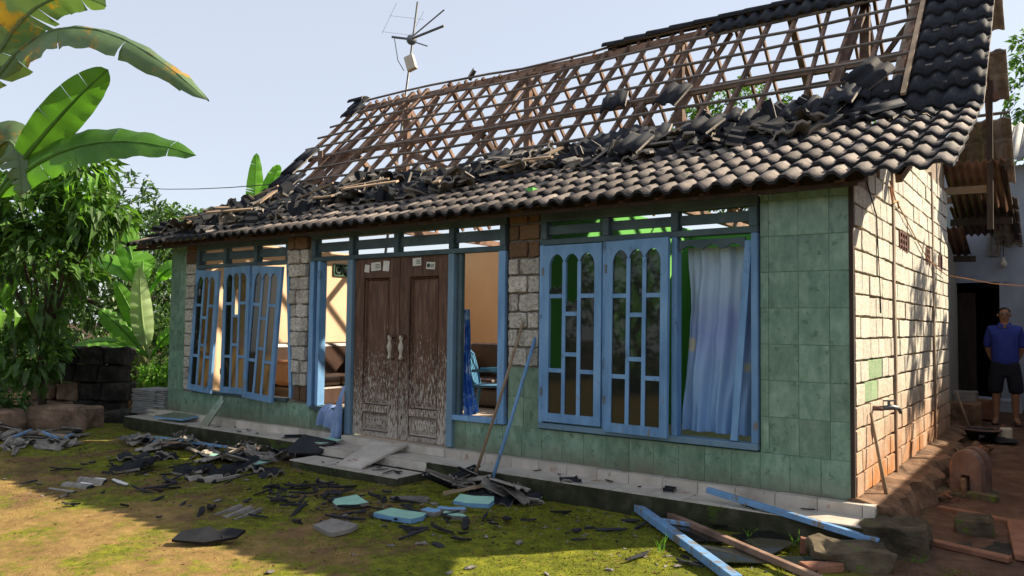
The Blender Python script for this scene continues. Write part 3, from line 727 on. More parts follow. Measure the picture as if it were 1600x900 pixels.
def paper(leaf, x, z, w, h, rot=0, marks=0):
    o = obj('paper_notice', MB().box(-w/2, w/2, -.0055, -.0035, -h/2, h/2), 'white_paper', leaf, M=T(x, 0, z) @ RY(rot))
    if marks:
        mb = MB()
        for i in range(3): mb.box(-w*.05, w*.4, -.0065, -.0056, h*(.2-.2*i)-.004, h*(.2-.2*i)+.004)
        if marks == 2: mb.lathe([(h*.3, 0), (h*.3, .001)], 14, T(-w*.25, -.0056, 0) @ RX(90))
        obj('print', mb, 'ink', leaf, M=T(x, 0, z) @ RY(rot))
paper(d1, .2, 1.98, .08, .09, 8); paper(d1, .35, 2.0, .16, .1, -3, 1); paper(d1, .52, 2.0, .1, .12, 5)
paper(d2, .26, 2.03, .13, .09, -2, 1); paper(d2, .47, 1.98, .13, .08, 4, 2)
# ------------------------------------------------------------------ roof
lo_d = V((0, JY-EY, JZ-EZ)); LO_L = lo_d.length; lo_d.normalize(); lo_n = V((1, 0, 0)).cross(lo_d)
hi_d = V((0, RY_-JY, RZ_-JZ)); HI_L = hi_d.length; hi_d.normalize(); hi_n = V((1, 0, 0)).cross(hi_d)
def frame(o, ex, ey, ez):
    return Matrix(((ex.x, ey.x, ez.x, o.x), (ex.y, ey.y, ez.y, o.y), (ex.z, ey.z, ez.z, o.z), (0, 0, 0, 1)))
def lo_M(x, s, h): return frame(V((x, EY, EZ))+lo_d*s+lo_n*h, V((1, 0, 0)), lo_d, lo_n)
def hi_M(x, s, h): return frame(V((x, JY, JZ))+hi_d*s+hi_n*h, V((1, 0, 0)), hi_d, hi_n)
bk_d = V((0, -hi_d.y, hi_d.z)); bk_n = V((0, hi_d.z, hi_d.y)).normalized(); bk_n = V((-1, 0, 0)).cross(bk_d)
def bk_M(x, s, h): return frame(V((x, 2*RY_-JY, JZ))+bk_d*s+bk_n*h, V((-1, 0, 0)), bk_d, bk_n)
bl_d = V((0, -lo_d.y, lo_d.z)); bl_n = V((-1, 0, 0)).cross(bl_d)
def bl_M(x, s, h): return frame(V((x, 2*RY_-EY, EZ))+bl_d*s+bl_n*h, V((-1, 0, 0)), bl_d, bl_n)

TW, TL, EXPO = .356, .42, .363
def tile_bm(n=16, th=.026):
    bm = bmesh.new(); top = []; bot = []
    for i in range(n+1):
        u = i/n; x = u*(TW+.012)-.006
        v = .5+.5*math.cos(4*math.pi*(u-.25)); h = .042*sstep(.22, .8, v)
        top.append([bm.verts.new((x, y, h+th)) for y in (0, TL*.5, TL)]); bot.append([bm.verts.new((x, y, h)) for y in (0, TL*.5, TL)])
    def f(vs, mi):
        q = bm.faces.new(vs); q.material_index = mi; q.smooth = mi == 0
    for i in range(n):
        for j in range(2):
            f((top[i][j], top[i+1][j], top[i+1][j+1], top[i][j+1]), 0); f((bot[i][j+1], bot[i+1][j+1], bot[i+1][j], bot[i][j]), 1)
        a = bm.faces.new((bot[i][0], bot[i+1][0], top[i+1][0], top[i][0])); a.material_index = 2  # front lip has its own black slot: its shade is painted in
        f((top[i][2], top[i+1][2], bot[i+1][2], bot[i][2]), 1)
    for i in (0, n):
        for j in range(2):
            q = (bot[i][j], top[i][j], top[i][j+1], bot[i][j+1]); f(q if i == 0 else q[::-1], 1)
    return bm
def to_mesh(bm, name, mats):
    me = bpy.data.meshes.new(name); bm.to_mesh(me); bm.free(); setmats(me, mats); return me
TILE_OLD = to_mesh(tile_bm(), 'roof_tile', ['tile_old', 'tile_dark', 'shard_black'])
TILE_DARK = to_mesh(tile_bm(), 'roof_tile', ['tile_dark', 'concrete_core', 'shard_black'])
def shard_mesh(seed, mats, keep=.5):
    rr = random.Random(seed); bm = tile_bm(12)
    c = V((TW*rr.uniform(.3, .7), TL*rr.uniform(.3, .7), .02))
    for k in range(rr.choice((1, 2, 2, 3))):
        a = rr.uniform(0, 6.28); nrm = V((math.cos(a), math.sin(a), rr.uniform(-.35, .35))).normalized()
        p = c+nrm*keep*rr.uniform(.12, .34)
        g = bm.verts[:]+bm.edges[:]+bm.faces[:]
        bmesh.ops.bisect_plane(bm, geom=g, plane_co=p, plane_no=nrm, clear_outer=True)
        be = [e for e in bm.edges if e.is_boundary]
        if be:
            r_ = bmesh.ops.holes_fill(bm, edges=be)
            for f in r_['faces']: f.material_index = 1; f.smooth = False
    for v in bm.verts: v.co -= c
    return to_mesh(bm, 'tile_shard', mats)
SH_OLD = [shard_mesh(i, ['tile_pale', 'concrete_core', 'tile_dark'], .8) for i in range(8)]
SH_DARK = [shard_mesh(20+i, ['tile_dark', 'concrete_core', 'tile_dark'], .8) for i in range(10)]
SH_SMALL = [shard_mesh(40+i, ['tile_dark', 'concrete_core', 'tile_dark'], .38) for i in range(8)]
SH_BLACK = [shard_mesh(60+i, ['shard_black', 'shard_black'], .42) for i in range(8)]

def sliver(seed, L_, W_):
    rr = random.Random(seed); n_ = 4; up_ = []; dn_ = []
    for i in range(n_+1):
        u = i/n_-.5; wv = W_*(.5+.5*rr.random())*(1-abs(2*u)**3*.75)
        up_.append((u*L_, wv*.5+rr.gauss(0, W_*.08), .016+.3*W_*u*u)); dn_.append((u*L_, -wv*.5+rr.gauss(0, W_*.08), .014+.3*W_*u*u))
    ring = dn_+up_[::-1]; m_ = len(ring)
    mb_ = MB().add(ring+[(a, b, c-.013) for a, b, c in ring], [tuple(range(m_)), tuple(range(2*m_-1, m_-1, -1))]+[(i, m_+i, m_+(i+1) % m_, (i+1) % m_) for i in range(m_)])
    me = mb_.mesh('tile_shard'); setmats(me, 'shard_black'); return me
SH_BLACK = [sliver(300+i, (.09, .15, .22, .3, .12, .19, .36, .08)[i % 8], (.04, .055, .045, .065, .06, .035, .05, .055)[i % 8]) for i in range(16)]
roof = obj('roof', MB().beam((XL+.05, RY_, RZ_-.16), (XR-.05, RY_, RZ_-.14), .075, .11, seg=12, jit=.01), 'rafter_wood', H)
# purlins
for (y, z_, sx) in ((3.1, roofz(3.1)-.16, 1), (2*RY_-3.1, roofz(3.1)-.16, 1), (JY, JZ-.16, 1), (2*RY_-JY, JZ-.16, 1), (.75, roofz(.75)-.15, 1)):
    obj('purlin', MB().beam((XL+.1, y, z_), (XR-.1, y, z_), .075, .095, seg=10, jit=.012), 'rafter_wood', roof)
# rafters
SAG = lambda x: -.05*math.exp(-((x+5.5)/2.2)**2)+.02*math.sin(x*1.3)
i = 0; x = XL+.06
while x < XR:
    for front_ in (1, 0):
        jx = R.uniform(-.045, .045); w_ = R.choice((.036, .04, .044, .048)); j0 = R.uniform(-.05, .05)
        if R.random() < .05: w_ = .085
        if not front_ and R.random() < .06: continue
        if not front_: x_ = x+.17
        else: x_ = x
        yj = JY if front_ else 2*RY_-JY; s_ = hi_n if front_ else bk_n
        dz = SAG(x_)
        a = V((x_+jx+j0, yj, JZ))-s_*.06; b = V((x_+jx, RY_, RZ_+dz))-s_*.06
        if R.random() < .12 and front_ and -9 < x_ < -1: a = a+V((R.uniform(-.2, .2), 0, 0))
        obj('rafter', MB().beam(a, b, w_, .065, upv=s_, seg=4, jit=.008), 'rafter_wood', roof)
        if front_:
            obj('rafter', MB().beam(V((x_+jx, EY+.17, EZ+.072))-lo_n*.06, V((x_+jx+j0, JY-.02, JZ))-lo_n*.06, w_, .06, upv=lo_n), 'rafter_wood', roof)
    i += 1; x += .385
# battens
nb = 8
for k in range(nb+1):
    s_ = .12+k*(HI_L-.16)/nb
    mb = MB(); x0 = XL-.02-R.uniform(0, .06)
    xs = [x0+(XR-x0)*t/16 for t in range(17)]
    pts_ = [V((x_, JY, JZ))+hi_d*s_+hi_n*.012+V((0, 0, SAG(x_)*(s_/HI_L)+R.uniform(-.012, .012))) for x_ in xs]
    if k == nb: pts_ = [p+V((0, 0, .02)) for p in pts_]
    for p, q in zip(pts_[:-1], pts_[1:]): mb.beam(p-(q-p)*.01, q, .034, .03, upv=hi_n)
    obj('batten', mb, 'batten_wood', roof)
for k in range(3):      # a few battens left on the rear slope
    s_ = .3+k*.9
    obj('batten', MB().beam(V((-2.2, 2*RY_-JY, JZ))+bk_d*s_, V((XR, 2*RY_-JY, JZ))+bk_d*s_, .034, .028, upv=bk_n, seg=6, jit=.005), 'batten_wood', roof)
# trusses
for x_ in (-9.0, -6.15, -3.35, -.75):
    for nm, a, b, w_ in (('truss_tie', (x_, 1.3, 3.55), (x_, 2*RY_-1.3, 3.55), .1), ('king_post', (x_, RY_, 3.6), (x_, RY_, RZ_-.23), .1),
                         ('principal_rafter', (x_, 1.75, 3.58), (x_, RY_-.02, RZ_-.3), .07), ('principal_rafter', (x_, 2*RY_-1.75, 3.58), (x_, RY_+.02, RZ_-.3), .07),
                         ('strut', (x_, RY_, 3.9), (x_, 3.1, 4.75), .075), ('strut', (x_, RY_, 3.9), (x_, 2*RY_-3.1, 4.75), .075),
                         ('ridge_brace', (x_, RY_, 5.0), (x_+.8, RY_, RZ_-.22), .05)):
        obj(nm, MB().beam(a, b, w_, w_*1.15, upv=(1, 0, 0) if nm in ('king_post',) else (0, 0, 1), seg=3, jit=.008), 'rafter_wood', roof)
# splintered boards around the left gable
for (a, b, w_) in (((-10.0, 2.2, 3.9), (-9.3, 3.7, 5.5), .13), ((-9.6, 2.4, 3.8), (-9.5, 3.3, 4.9), .16), ((-9.9, 3.0, 4.0), (-8.6, 2.7, 4.3), .11), ((-9.7, 2.8, 3.6), (-9.7, 2.8, 4.9), .1),
                   ((-9.3, 3.2, 3.6), (-8.9, 2.4, 4.2), .14), ((-8.6, 2.8, 3.7), (-8.1, 2.5, 4.35), .12), ((-7.3, 2.7, 4.5), (-6.2, 2.6, 4.05), .1), ((-9.9, 2.0, 3.85), (-9.2, 2.5, 4.4), .15)):
    obj('splintered_board', MB().beam(a, b, w_, .03, upv=(.2, -1, .3), seg=3, jit=.012), 'rafter_wood', roof)
obj('verge_post', MB().beam((.53, 5.5, 3.1), (.55, 5.5, 5.2), .07, .07), 'dark_wood', roof)

def lay(Mf, x, s, h, me, jr=.6, jt=.6):
    M = Mf(x, s, h) @ RX(-4.6+R.uniform(-jt, jt)) @ RZ(R.uniform(-jr, jr)) @ RY(R.uniform(-jt, jt))
    return obj('roof_tile', me, None, roof, M=M)
# lower front slope, row by row
ncol = 31
for r in range(7):
    for c in range(ncol):
        x = XR-TW*(c+1)-.01
        intact = r < (7 if x > .0 else 6 if x > -.8 else 6 if x > -1.6 else 5 if x > -2.8 else 4.3 if x > -4.2 else 3.3 if x > -6.2 else 2.2 if x > -8.5 else 1.3)
        if not intact and R.random() < (.1+.04*r): continue
        if x < -8.2 and r > 4 and R.random() < .5: continue
        old = x > -8 and r < 5 or R.random() < .4
        j = 1.3 if intact else 2.6
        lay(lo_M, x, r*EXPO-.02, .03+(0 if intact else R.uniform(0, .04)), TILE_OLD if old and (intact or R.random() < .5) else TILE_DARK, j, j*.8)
# steep front slope: two columns left at the right verge, a short strip below the ridge, strays at the left verge
for r in range(10):
    for c in range(2): lay(hi_M, XR-TW*(c+1)-.005, r*EXPO*.945+.02, .016, TILE_DARK, .4, .4)
for r in range(3):
    if r < 2: lay(hi_M, XR-TW*3-.01, r*EXPO*.945+.02, .016, TILE_DARK, 1.5, 1)
    if r < 2: lay(hi_M, XR-TW*4-.01+.04*r, r*EXPO*.945+.04, .02, TILE_DARK, 4, 2)
for c in range(2, 10): lay(hi_M, XR-TW*(c+1)-.005, HI_L-.47, .018, TILE_DARK, .8, .8)
for x, s_ in ((XL+.03, .05), (XL+.05, .42), (XL+.04, .8), (XL+.38, .1), (XL+.05, 1.2), (XL+.08, 2.75), (XL+.4, .35), (XL+.06, 3.0)): lay(hi_M, x, s_, .03, TILE_DARK, 4, 3)
obj('edge_board', MB().beam(V((.035, JY, JZ))+hi_d*.35+hi_n*.06, V((.03, JY, JZ))+hi_d*3.2+hi_n*.06, .05, .03, upv=hi_n, seg=4, jit=.003), 'pale_wood', roof)
# rear slope by the right verge, seen from below
for r in (0, 1, 2, 4, 5, 7, 8, 9):
    for c in range(2 if r in (1, 2, 5) else 1): lay(bk_M, XR-TW*c, r*EXPO*.945, .016, TILE_DARK, .5, .5)
for r in range(5):
    for c in range(1): lay(bl_M, XR-TW*c, r*EXPO+.3, .016, TILE_DARK, .5, .5)
# ridge caps
cap = MB()
for j, y in enumerate((0, .42)):
    for k in range(9):
        t = math.pi*k/8; rr = .11+(.008 if j == 0 else 0)
        cap.v += [(y, math.cos(t)*rr, math.sin(t)*rr*.85), (y, math.cos(t)*(rr-.016), math.sin(t)*(rr-.016)*.85)]
for k in range(8):
    a = k*2; b = 18+k*2
    cap.f += [(a, b, b+2, a+2), (a+1, a+3, b+3, b+1), (a, a+2, a+3, a+1), (b, b+1, b+3, b+2)]; cap.mi += [0, 0, 1, 1]
cap.f += [(0, 1, 19, 18), (16, 34, 35, 17)]; cap.mi += [1, 1]
CAP = cap.mesh('ridge_cap'); setmats(CAP, ['tile_dark', 'concrete_core'])
x = XR-.4
while x > -4.9:
    obj('ridge_cap', CAP, None, roof, M=T(x, RY_, RZ_-.01+SAG(x)*.6+R.uniform(-.004, .004)) @ RZ(R.uniform(-1.2, 1.2)) @ RY(1.2)); x -= .385
obj('ridge_cap', CAP, None, roof, M=T(XL-.1, RY_-.02, RZ_+.0) @ RY(-2))
obj('ridge_cap', CAP, None, roof, M=T(-7.45, RY_, RZ_-.03) @ RY(-70) @ RZ(20) @ Matrix.Scale(.5, 4))

# ------------------------------------------------------------------ broken tiles lying on the roof
def toss(name, me, M, label, group, cat='roof tile'):
    return obj(name, me, None, None, M=M, label=label, group=group, cat=cat)
for i, (x, s_, up_, rz, tl, lab) in enumerate((
        (-3.75, 1.0, .07, 14, 0, 'slipped dark roof tile hanging on the bare battens left of its fellow'),
        (-2.95, .95, .09, -18, 4, 'slipped dark roof tile caught aslant on the battens above the rubble'))):
    toss('slipped_tile', TILE_DARK, hi_M(x, s_, up_) @ RZ(rz) @ RX(tl), lab, None)
toss('slipped_tile', TILE_DARK, hi_M(-.62, .75, .1) @ RZ(-40) @ RX(6) @ RY(10), 'dark roof tile tipped diagonally against the intact right roof patch', None)
toss('slipped_tile', TILE_DARK, lo_M(-2.75, 1.62, .16) @ RX(14) @ RZ(-8), 'upright dark roof tile with a pale edge standing in the middle rubble', None)
toss('slipped_tile', TILE_DARK, lo_M(-2.1, 2.05, .2) @ RX(10) @ RZ(-12), 'large dark roof tile lying on top of rubble right of the upright one', None)
def rub_lab(x):
    for lim, w_, g_ in ((-8.3, 'at the left eave corner', 'rubble at the left eave corner'), (-6.6, 'above the left window', 'rubble above the left window'),
                        (-5.0, 'above the wooden door', 'rubble above the door'), (-3.3, 'above the open panel right of the door', 'rubble right of the door'),
                        (-1.8, 'above the right window', 'rubble above the right window'), (9, 'beside the intact right roof end', 'rubble beside the intact tiles')):
        if x < lim: return 'broken roof tile in rubble '+w_, g_
def rub_top(x): return 2.55+.35*sstep(-4, -1, x)-.25*sstep(-6, -10, x)
for i in range(140):
    x = R.uniform(-10.2, -.35) if i % 3 else R.uniform(-10.2, -6)
    lo_s = .4 if x < -8.3 else .75 if x < -6.6 else 1.15 if x < -5.2 else 1.55 if x < -3.2 else 1.85 if x < -1.4 else 2.2
    s_ = R.uniform(lo_s, rub_top(x)); left = x < -6.6
    hgt = .035+.035*math.sin(math.pi*min(1, (s_-lo_s)/(rub_top(x)-lo_s+.01)))*R.random()+.03*R.random()
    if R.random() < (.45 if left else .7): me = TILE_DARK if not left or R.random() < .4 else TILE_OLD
    else: me = R.choice(SH_OLD if left and R.random() < .75 else SH_DARK)
    M = lo_M(x, s_, hgt) @ RZ((R.gauss(0, 9) if R.random() < .75 else R.gauss(0, 40)) if not left else R.gauss(0, 50)) @ RX(R.gauss(-4, 4)) @ RY(R.gauss(0, 4)+(180 if R.random() < .2 else 0))
    lab_, grp_ = rub_lab(x); k_ = ('whole ' if me in (TILE_DARK, TILE_OLD) else 'half ' if len(me.vertices) > 60 else 'small ')+('dark' if me is TILE_DARK or me in SH_DARK else 'pale weathered')
    toss('broken_tile', me, M, lab_.replace('broken roof tile', k_+' roof tile piece'), grp_)
for i in range(24):
    x = -5.4+i*.2+R.uniform(-.08, .08); me = TILE_DARK if R.random() < .7 else R.choice(SH_DARK)
    toss('broken_tile', me, hi_M(x, R.uniform(-.25, -.02)+.22*sstep(-4.5, -1, x), .07+.05*R.random()) @ RZ(R.gauss(0, 9)) @ RX(R.gauss(-9, 5)) @ RY(R.gauss(0, 4)), ('whole ' if me is TILE_DARK else 'broken ')+'dark tile along the top edge of the rubble below the bare battens', 'tiles along the top edge of the rubble')
tr = []
for i in range(300):
    x = R.uniform(-10.2, -.6); lo_s = .5 if x < -7 else 1.0 if x < -4.5 else 1.7
    s_ = R.uniform(lo_s, rub_top(x)+.05)
    tr.append((R.choice(SH_SMALL), lo_M(x, s_, .05+.09*R.random()) @ RZ(R.uniform(0, 360)) @ RX(R.gauss(0, 25)) @ RY(R.gauss(0, 25))))
mb = clump(None, None, tr); obj('tile_crumbs', mb, ['tile_dark', 'concrete_core', 'tile_dark'], None, kind='stuff', label='small crumbs of broken tile scattered through the roof rubble', cat='rubble')
for i in range(16):
    x = R.uniform(-9.8, -5.2) if i < 12 else R.uniform(-5, -3.5); s_ = R.uniform(.5, 2.2); L_ = R.uniform(.35, .8)
    mb = MB().beam((-L_/2, 0, 0), (L_/2, 0, 0), R.uniform(.03, .1), .022, seg=2, jit=.004)
    obj('wood_scrap', mb, 'pale_wood', None, M=lo_M(x, s_, .2+.08*R.random()) @ RZ(R.gauss(10, 30)) @ RY(R.gauss(0, 10)), label='pale splintered strip of wood lying on the rubble of the roof', cat='wood scrap', group='wood strips on the roof rubble')
for i in range(14):
    x = R.uniform(-9.6, -1.5); s_ = R.uniform(.7, 2.3)
    obj('plaster_piece', rough_box(R.uniform(.1, .22), R.uniform(.08, .15), .03, .02, 1, i, .005, 9), 'concrete_core', None, M=lo_M(x, s_, .2+.06*R.random()) @ RZ(R.uniform(0, 360)) @ RX(R.gauss(0, 20)),
        label='pale mortar chunk lying among the dark rubble on the roof', cat='mortar chunk', group='mortar chunks on the roof')
# ------------------------------------------------------------------ inside the rooms
# vent grille high on the left wall
mb = MB().box(-9.556, -9.552, 3.05, 3.46, 2.63, 2.83, mi=1)
for i in range(3): y = 3.05+.205*i; mb.box(-9.555, -9.535, y-.012, y+.012, 2.63, 2.83)
for i in range(2): z_ = 2.63+.2*i; mb.box(-9.555, -9.533, 3.05, 3.46, z_-.012, z_+.012)
for i in range(2):
    mb.tube([(-9.545, 3.1525+.205*i+.06*math.cos(t*.628), 2.73+.06*math.sin(t*.628)) for t in range(11)], .012, 5)
obj('vent_grille', mb, ['green_vent', 'void_dark'], H)
def rbox(name, x0, x1, y0, y1, z0, z1, m, parent, bev=.04):
    return obj(name, MB().box(x0, x1, y0, y1, z0, z1), m, parent, bevel=bev)
def sofa(x0, x1, y0, y1, back, label):
    t = empty('sofa', ((x0+x1)/2, (y0+y1)/2, .41), label, 'sofa')
    rbox('base', x0, x1, y0, y1, .42, .72, 'brown_leather', t)
    if back == 'y':
        rbox('backrest', x0, x1, y1-.22, y1+.02, .725, 1.44, 'brown_leather', t, .07)
        rbox('seat_cushion', x0+.2, (x0+x1)/2-.01, y0-.02, y1-.24, .725, .88, 'brown_leather', t, .05); rbox('seat_cushion', (x0+x1)/2+.01, x1-.2, y0-.02, y1-.24, .725, .88, 'brown_leather', t, .05)
        rbox('armrest', x0-.02, x0+.18, y0-.03, y1-.25, .725, 1.12, 'orange_leather', t, .07); rbox('armrest', x1-.18, x1+.02, y0-.03, y1-.25, .725, 1.12, 'orange_leather', t, .07)
    else:
        rbox('backrest', x0-.02, x0+.22, y0, y1, .725, 1.42, 'brown_leather', t, .07)
        rbox('seat_cushion', x0+.24, x1+.02, y0+.2, (y0+y1)/2-.01, .725, .88, 'brown_leather', t, .05); rbox('seat_cushion', x0+.24, x1+.02, (y0+y1)/2+.01, y1-.2, .725, .88, 'brown_leather', t, .05)
        rbox('armrest', x0+.23, x1+.03, y0-.02, y0+.18, .725, 1.15, 'orange_leather', t, .08); rbox('armrest', x0+.23, x1+.03, y1-.18, y1+.02, .725, 1.15, 'orange_leather', t, .08)
sofa(-7.2, -5.2, 3.5, 4.3, 'y', 'dark brown sofa against the peach wall behind the blue chair')
sofa(-9.4, -8.5, 1.5, 3.2, 'x', 'brown armchair with orange arm seen through the opening left of the door')
# plastic chair
C0 = V((-5.58, 2.6, .41)); t = empty('plastic_chair', C0, 'blue plastic armchair inside the opening right of the door', 'chair')
MC = T(*C0) @ RZ(115)
def cpart(nm, mb, bev=.012):
    mb.v = [tuple(MC @ V(v)) for v in mb.v]; obj(nm, mb, 'blue_plastic', t, bevel=bev)
cpart('seat', MB().box(-.24, .24, -.24, .24, .44, .475))
for sx in (-1, 1):
    for sy in (-1, 1):
        mb = MB(); mb.add([(sx*.19-.03, sy*.19-.03, .44), (sx*.19+.03, sy*.19-.03, .44), (sx*.19+.03, sy*.19+.03, .44), (sx*.19-.03, sy*.19+.03, .44),
                           (sx*.27-.022, sy*.27-.022, 0), (sx*.27+.022, sy*.27-.022, 0), (sx*.27+.022, sy*.27+.022, 0), (sx*.27-.022, sy*.27+.022, 0)],
                          [(0, 1, 2, 3), (7, 6, 5, 4), (0, 4, 5, 1), (1, 5, 6, 2), (2, 6, 7, 3), (3, 7, 4, 0)]); cpart('leg', mb)
    mb = MB().tube([(sx*.27, .2, .68), (sx*.29, -.05, .69), (sx*.28, -.22, .67), (sx*.25, -.25, .6), (sx*.23, -.23, .46)], .024, 6); cpart('armrest', mb, 0)
for i in range(5):
    xx = -.18+.09*i; cpart('back_slat', MB().beam((xx*.85, .21, .47), (xx*1.1, .31, .9), .05, .018, upv=(0, 1, 0)), .004)
mb = MB().tube([(-.22, .2, .45), (-.25, .26, .7), (-.22, .31, .9), (-.1, .33, .95), (.1, .33, .95), (.22, .31, .9), (.25, .26, .7), (.22, .2, .45)], .026, 7); cpart('back_frame', mb, 0)
# rubble on the room floor
for i in range(26):
    x = R.uniform(-6.2, -3.6); y = R.uniform(.3, 2.6)
    obj('plaster_piece', rough_box(R.uniform(.08, .25), R.uniform(.06, .18), R.uniform(.02, .05), .02, 1, i+50, .004, 9), 'peach_plaster', None, M=T(x, y, .44) @ RZ(R.uniform(0, 360)) @ RX(R.gauss(0, 8)),
        label='peach plaster chunk on the floor behind the opening beside the door', cat='plaster chunk', group='plaster chunks on the room floor')

# ------------------------------------------------------------------ cloth
def sheet(name, fn, nu, nv, m, **k):
    mb = MB(); mb.v = [tuple(fn(i/nu, j/nv)) for j in range(nv+1) for i in range(nu+1)]
    mb.f = [(j*(nu+1)+i, j*(nu+1)+i+1, (j+1)*(nu+1)+i+1, (j+1)*(nu+1)+i) for j in range(nv) for i in range(nu)]; mb.mi = [0]*len(mb.f)
    return obj(name, mb, m, sm=True, **k)
def cur(u, v):
    x = -1.42+.62*u+.02*math.sin(v*5); fold = .04*math.sin(u*19+1.1*math.sin(v*3.2))+.014*math.sin(u*47+v*5)
    return (x-(.03*v), .12+fold*(.6+.5*v)+.03*noise.noise(V((u*5, v*5, 2)))+.012*noise.noise(V((u*13, v*16, 5))), 2.47-1.64*v)
sheet('curtain', cur, 90, 26, 'curtain_print', label='pale blue and violet curtain hanging in the right window opening', cat='curtain')
def cur3(u, v):
    return (-4.02+.012*math.sin(v*7)+u*(.06+.16*v*v), .1+.03*math.sin(u*17+v*2), 1.92-1.2*v+.1*u*v)
sheet('curtain', cur3, 40, 20, 'pattern_cloth', label='dark blue patterned curtain bunched at the left of the opening beside the chair', cat='curtain')
def cur2(u, v):
    top = .745+.25*sstep(.5, .95, u); bot = .5-.14*sstep(.38, .6, u)
    q = max(0, (v-.1)/.9)
    return (-6.12+.36*u+.03*math.sin(v*3)*(u-.3), .01-.12*math.sin(min(1, v*2.2)*math.pi/2)-.04*math.sin(u*17+v*2)*v-.02*math.sin(u*37+v)*v, top-(top-bot)*q+.012*math.sin(u*9))
sheet('draped_cloth', cur2, 46, 22, 'blue_cloth', label='grey-blue cloth draped out over the sill left of the door', cat='cloth')

# ------------------------------------------------------------------ poles leaning beside the window, bars and fallen frame in the yard
obj('leaning_pole', MB().tube([(-3.38, -.52, .2), (-3.25, -.27, 1.0), (-3.13, -.04, 1.79)], [.017, .016, .014], 8), 'pale_wood', sm=True, label='brown wooden stick leaning on the stone pier beside the window', cat='pole')
obj('leaning_pole', MB().tube([(-3.16, -.56, .13), (-3.07, -.29, .88), (-2.985, -.035, 1.63)], [.018, .018, .016], 8), 'blue_paint', sm=True, label='thin blue pole leaning on the stone pier beside the window', cat='pole')
obj('fallen_bar', MB().beam((-1.06, -.33, .42), (.27, -.5, .26), .05, .045, seg=2, jit=.002), 'blue_paint', bevel=.005, label='long blue window bar lying from the porch onto the mossy stone', cat='wooden bar')
FC = empty('fallen_casement', (-.9, -.95, .15), 'fallen blue and brown window casement lying broken in front of the porch', 'window casement')
a, b = V((-1.65, -.4, .2)), V((-.3, -1.75, .2)); c, d = V((-1.37, -.4, .185)), V((.1, -1.38, .19))
obj('stile', MB().beam(a, b, .075, .06, seg=2, jit=.001), 'blue_paint', FC, bevel=.005); obj('stile', MB().beam(c, d, .05, .045, seg=2, jit=.001), 'rafter_wood', FC, bevel=.005)
for f in (.2,):
    obj('rail', MB().beam(a.lerp(b, f), c.lerp(d, f*1.0), .035, .03), 'blue_paint', FC, bevel=.003)
for f0, f1 in ((.19, .48), (.52, .78)):
    q = [a.lerp(b, f0), a.lerp(b, f1), c.lerp(d, f1), c.lerp(d, f0)]
    ce = sum(q, V())/4; q = [ce+(p-ce)*.86 for p in q]
    obj('pane', MB().add([p+V((0, 0, -.02)) for p in q]+[p+V((0, 0, -.026)) for p in q], [(0, 1, 2, 3), (7, 6, 5, 4), (0, 4, 5, 1), (1, 5, 6, 2), (2, 6, 7, 3), (3, 7, 4, 0)]), 'glass_dark', FC)
def poly_plate(name, pts, th, M, m, label, cat, group=None, parent=None):
    n_ = len(pts)
    mb = MB().add([(x, y, th) for x, y in pts]+[(x, y, 0) for x, y in pts], [tuple(range(n_)), tuple(range(2*n_-1, n_-1, -1))]+[(i, n_+i, n_+(i+1) % n_, (i+1) % n_) for i in range(n_)])
    if isinstance(m, list): mb.mi = [0]+[1]*(len(mb.f)-1)
    return obj(name, mb, m, parent, M=M, label=label, cat=cat, group=group)
def gset(x, y, dz=0): return T(x, y, gh(x, y)+dz)
poly_plate('glass_shard', [(0, 0), (.5, -.06), (.42, .22), (.1, .3)], .006, gset(-.75, -.62, .03) @ RZ(-30) @ RX(6), 'glass_dark', 'dark glass shard lying between the fallen casement and the porch', 'glass shard')
poly_plate('glass_shard', [(0, 0), (.46, -.12), (.3, .26)], .006, gset(-.35, -1.0, .03) @ RZ(-25) @ RX(10), 'glass_dark', 'triangular dark glass shard beside the terracotta pieces', 'glass shard')
poly_plate('glass_shard', [(0, 0), (.35, 0), (.2, .22)], .006, gset(-1.0, -.5, .04) @ RZ(20) @ RX(-6), 'glass_dark', 'small dark glass shard close under the porch edge', 'glass shard')
for x, y, sx, sy, sz, rz, lab in ((-.2, -.62, .07, .07, .11, 20, 'upright red terracotta stub standing in the moss under the porch'), (.02, -1.05, .26, .12, .05, 50, 'jagged terracotta chunk lying by the fallen casement end'),
                                  (.2, -.72, .17, .06, .05, 10, 'narrow terracotta strip lying on the front stone'), (-.08, -.66, .07, .05, .06, 60, 'small terracotta crumb beside the upright stub')):
    me = rough_box(sx, sy, sz, .015, 1, x*9, .006, 12); setmats(me, 'terracotta')
    obj('terracotta_piece', me, None, None, M=gset(x, y, sz/2) @ RZ(rz), label=lab, cat='terracotta piece')
for x, y, sx, sy, sz, rz, lab in ((.33, -.22, .42, .5, .24, 8, 'square mossy stone block at the right end of the porch'), (.12, -.72, .5, .42, .16, 20, 'low flat mossy stone in front of the porch corner')):
    me = rough_box(sx, sy, sz, .055, 6, x*7, .008, 7); setmats(me, 'mossy_stone')
    obj('mossy_stone', me, None, None, M=gset(x, y, sz/2-.03) @ RZ(rz), label=lab, cat='stone')

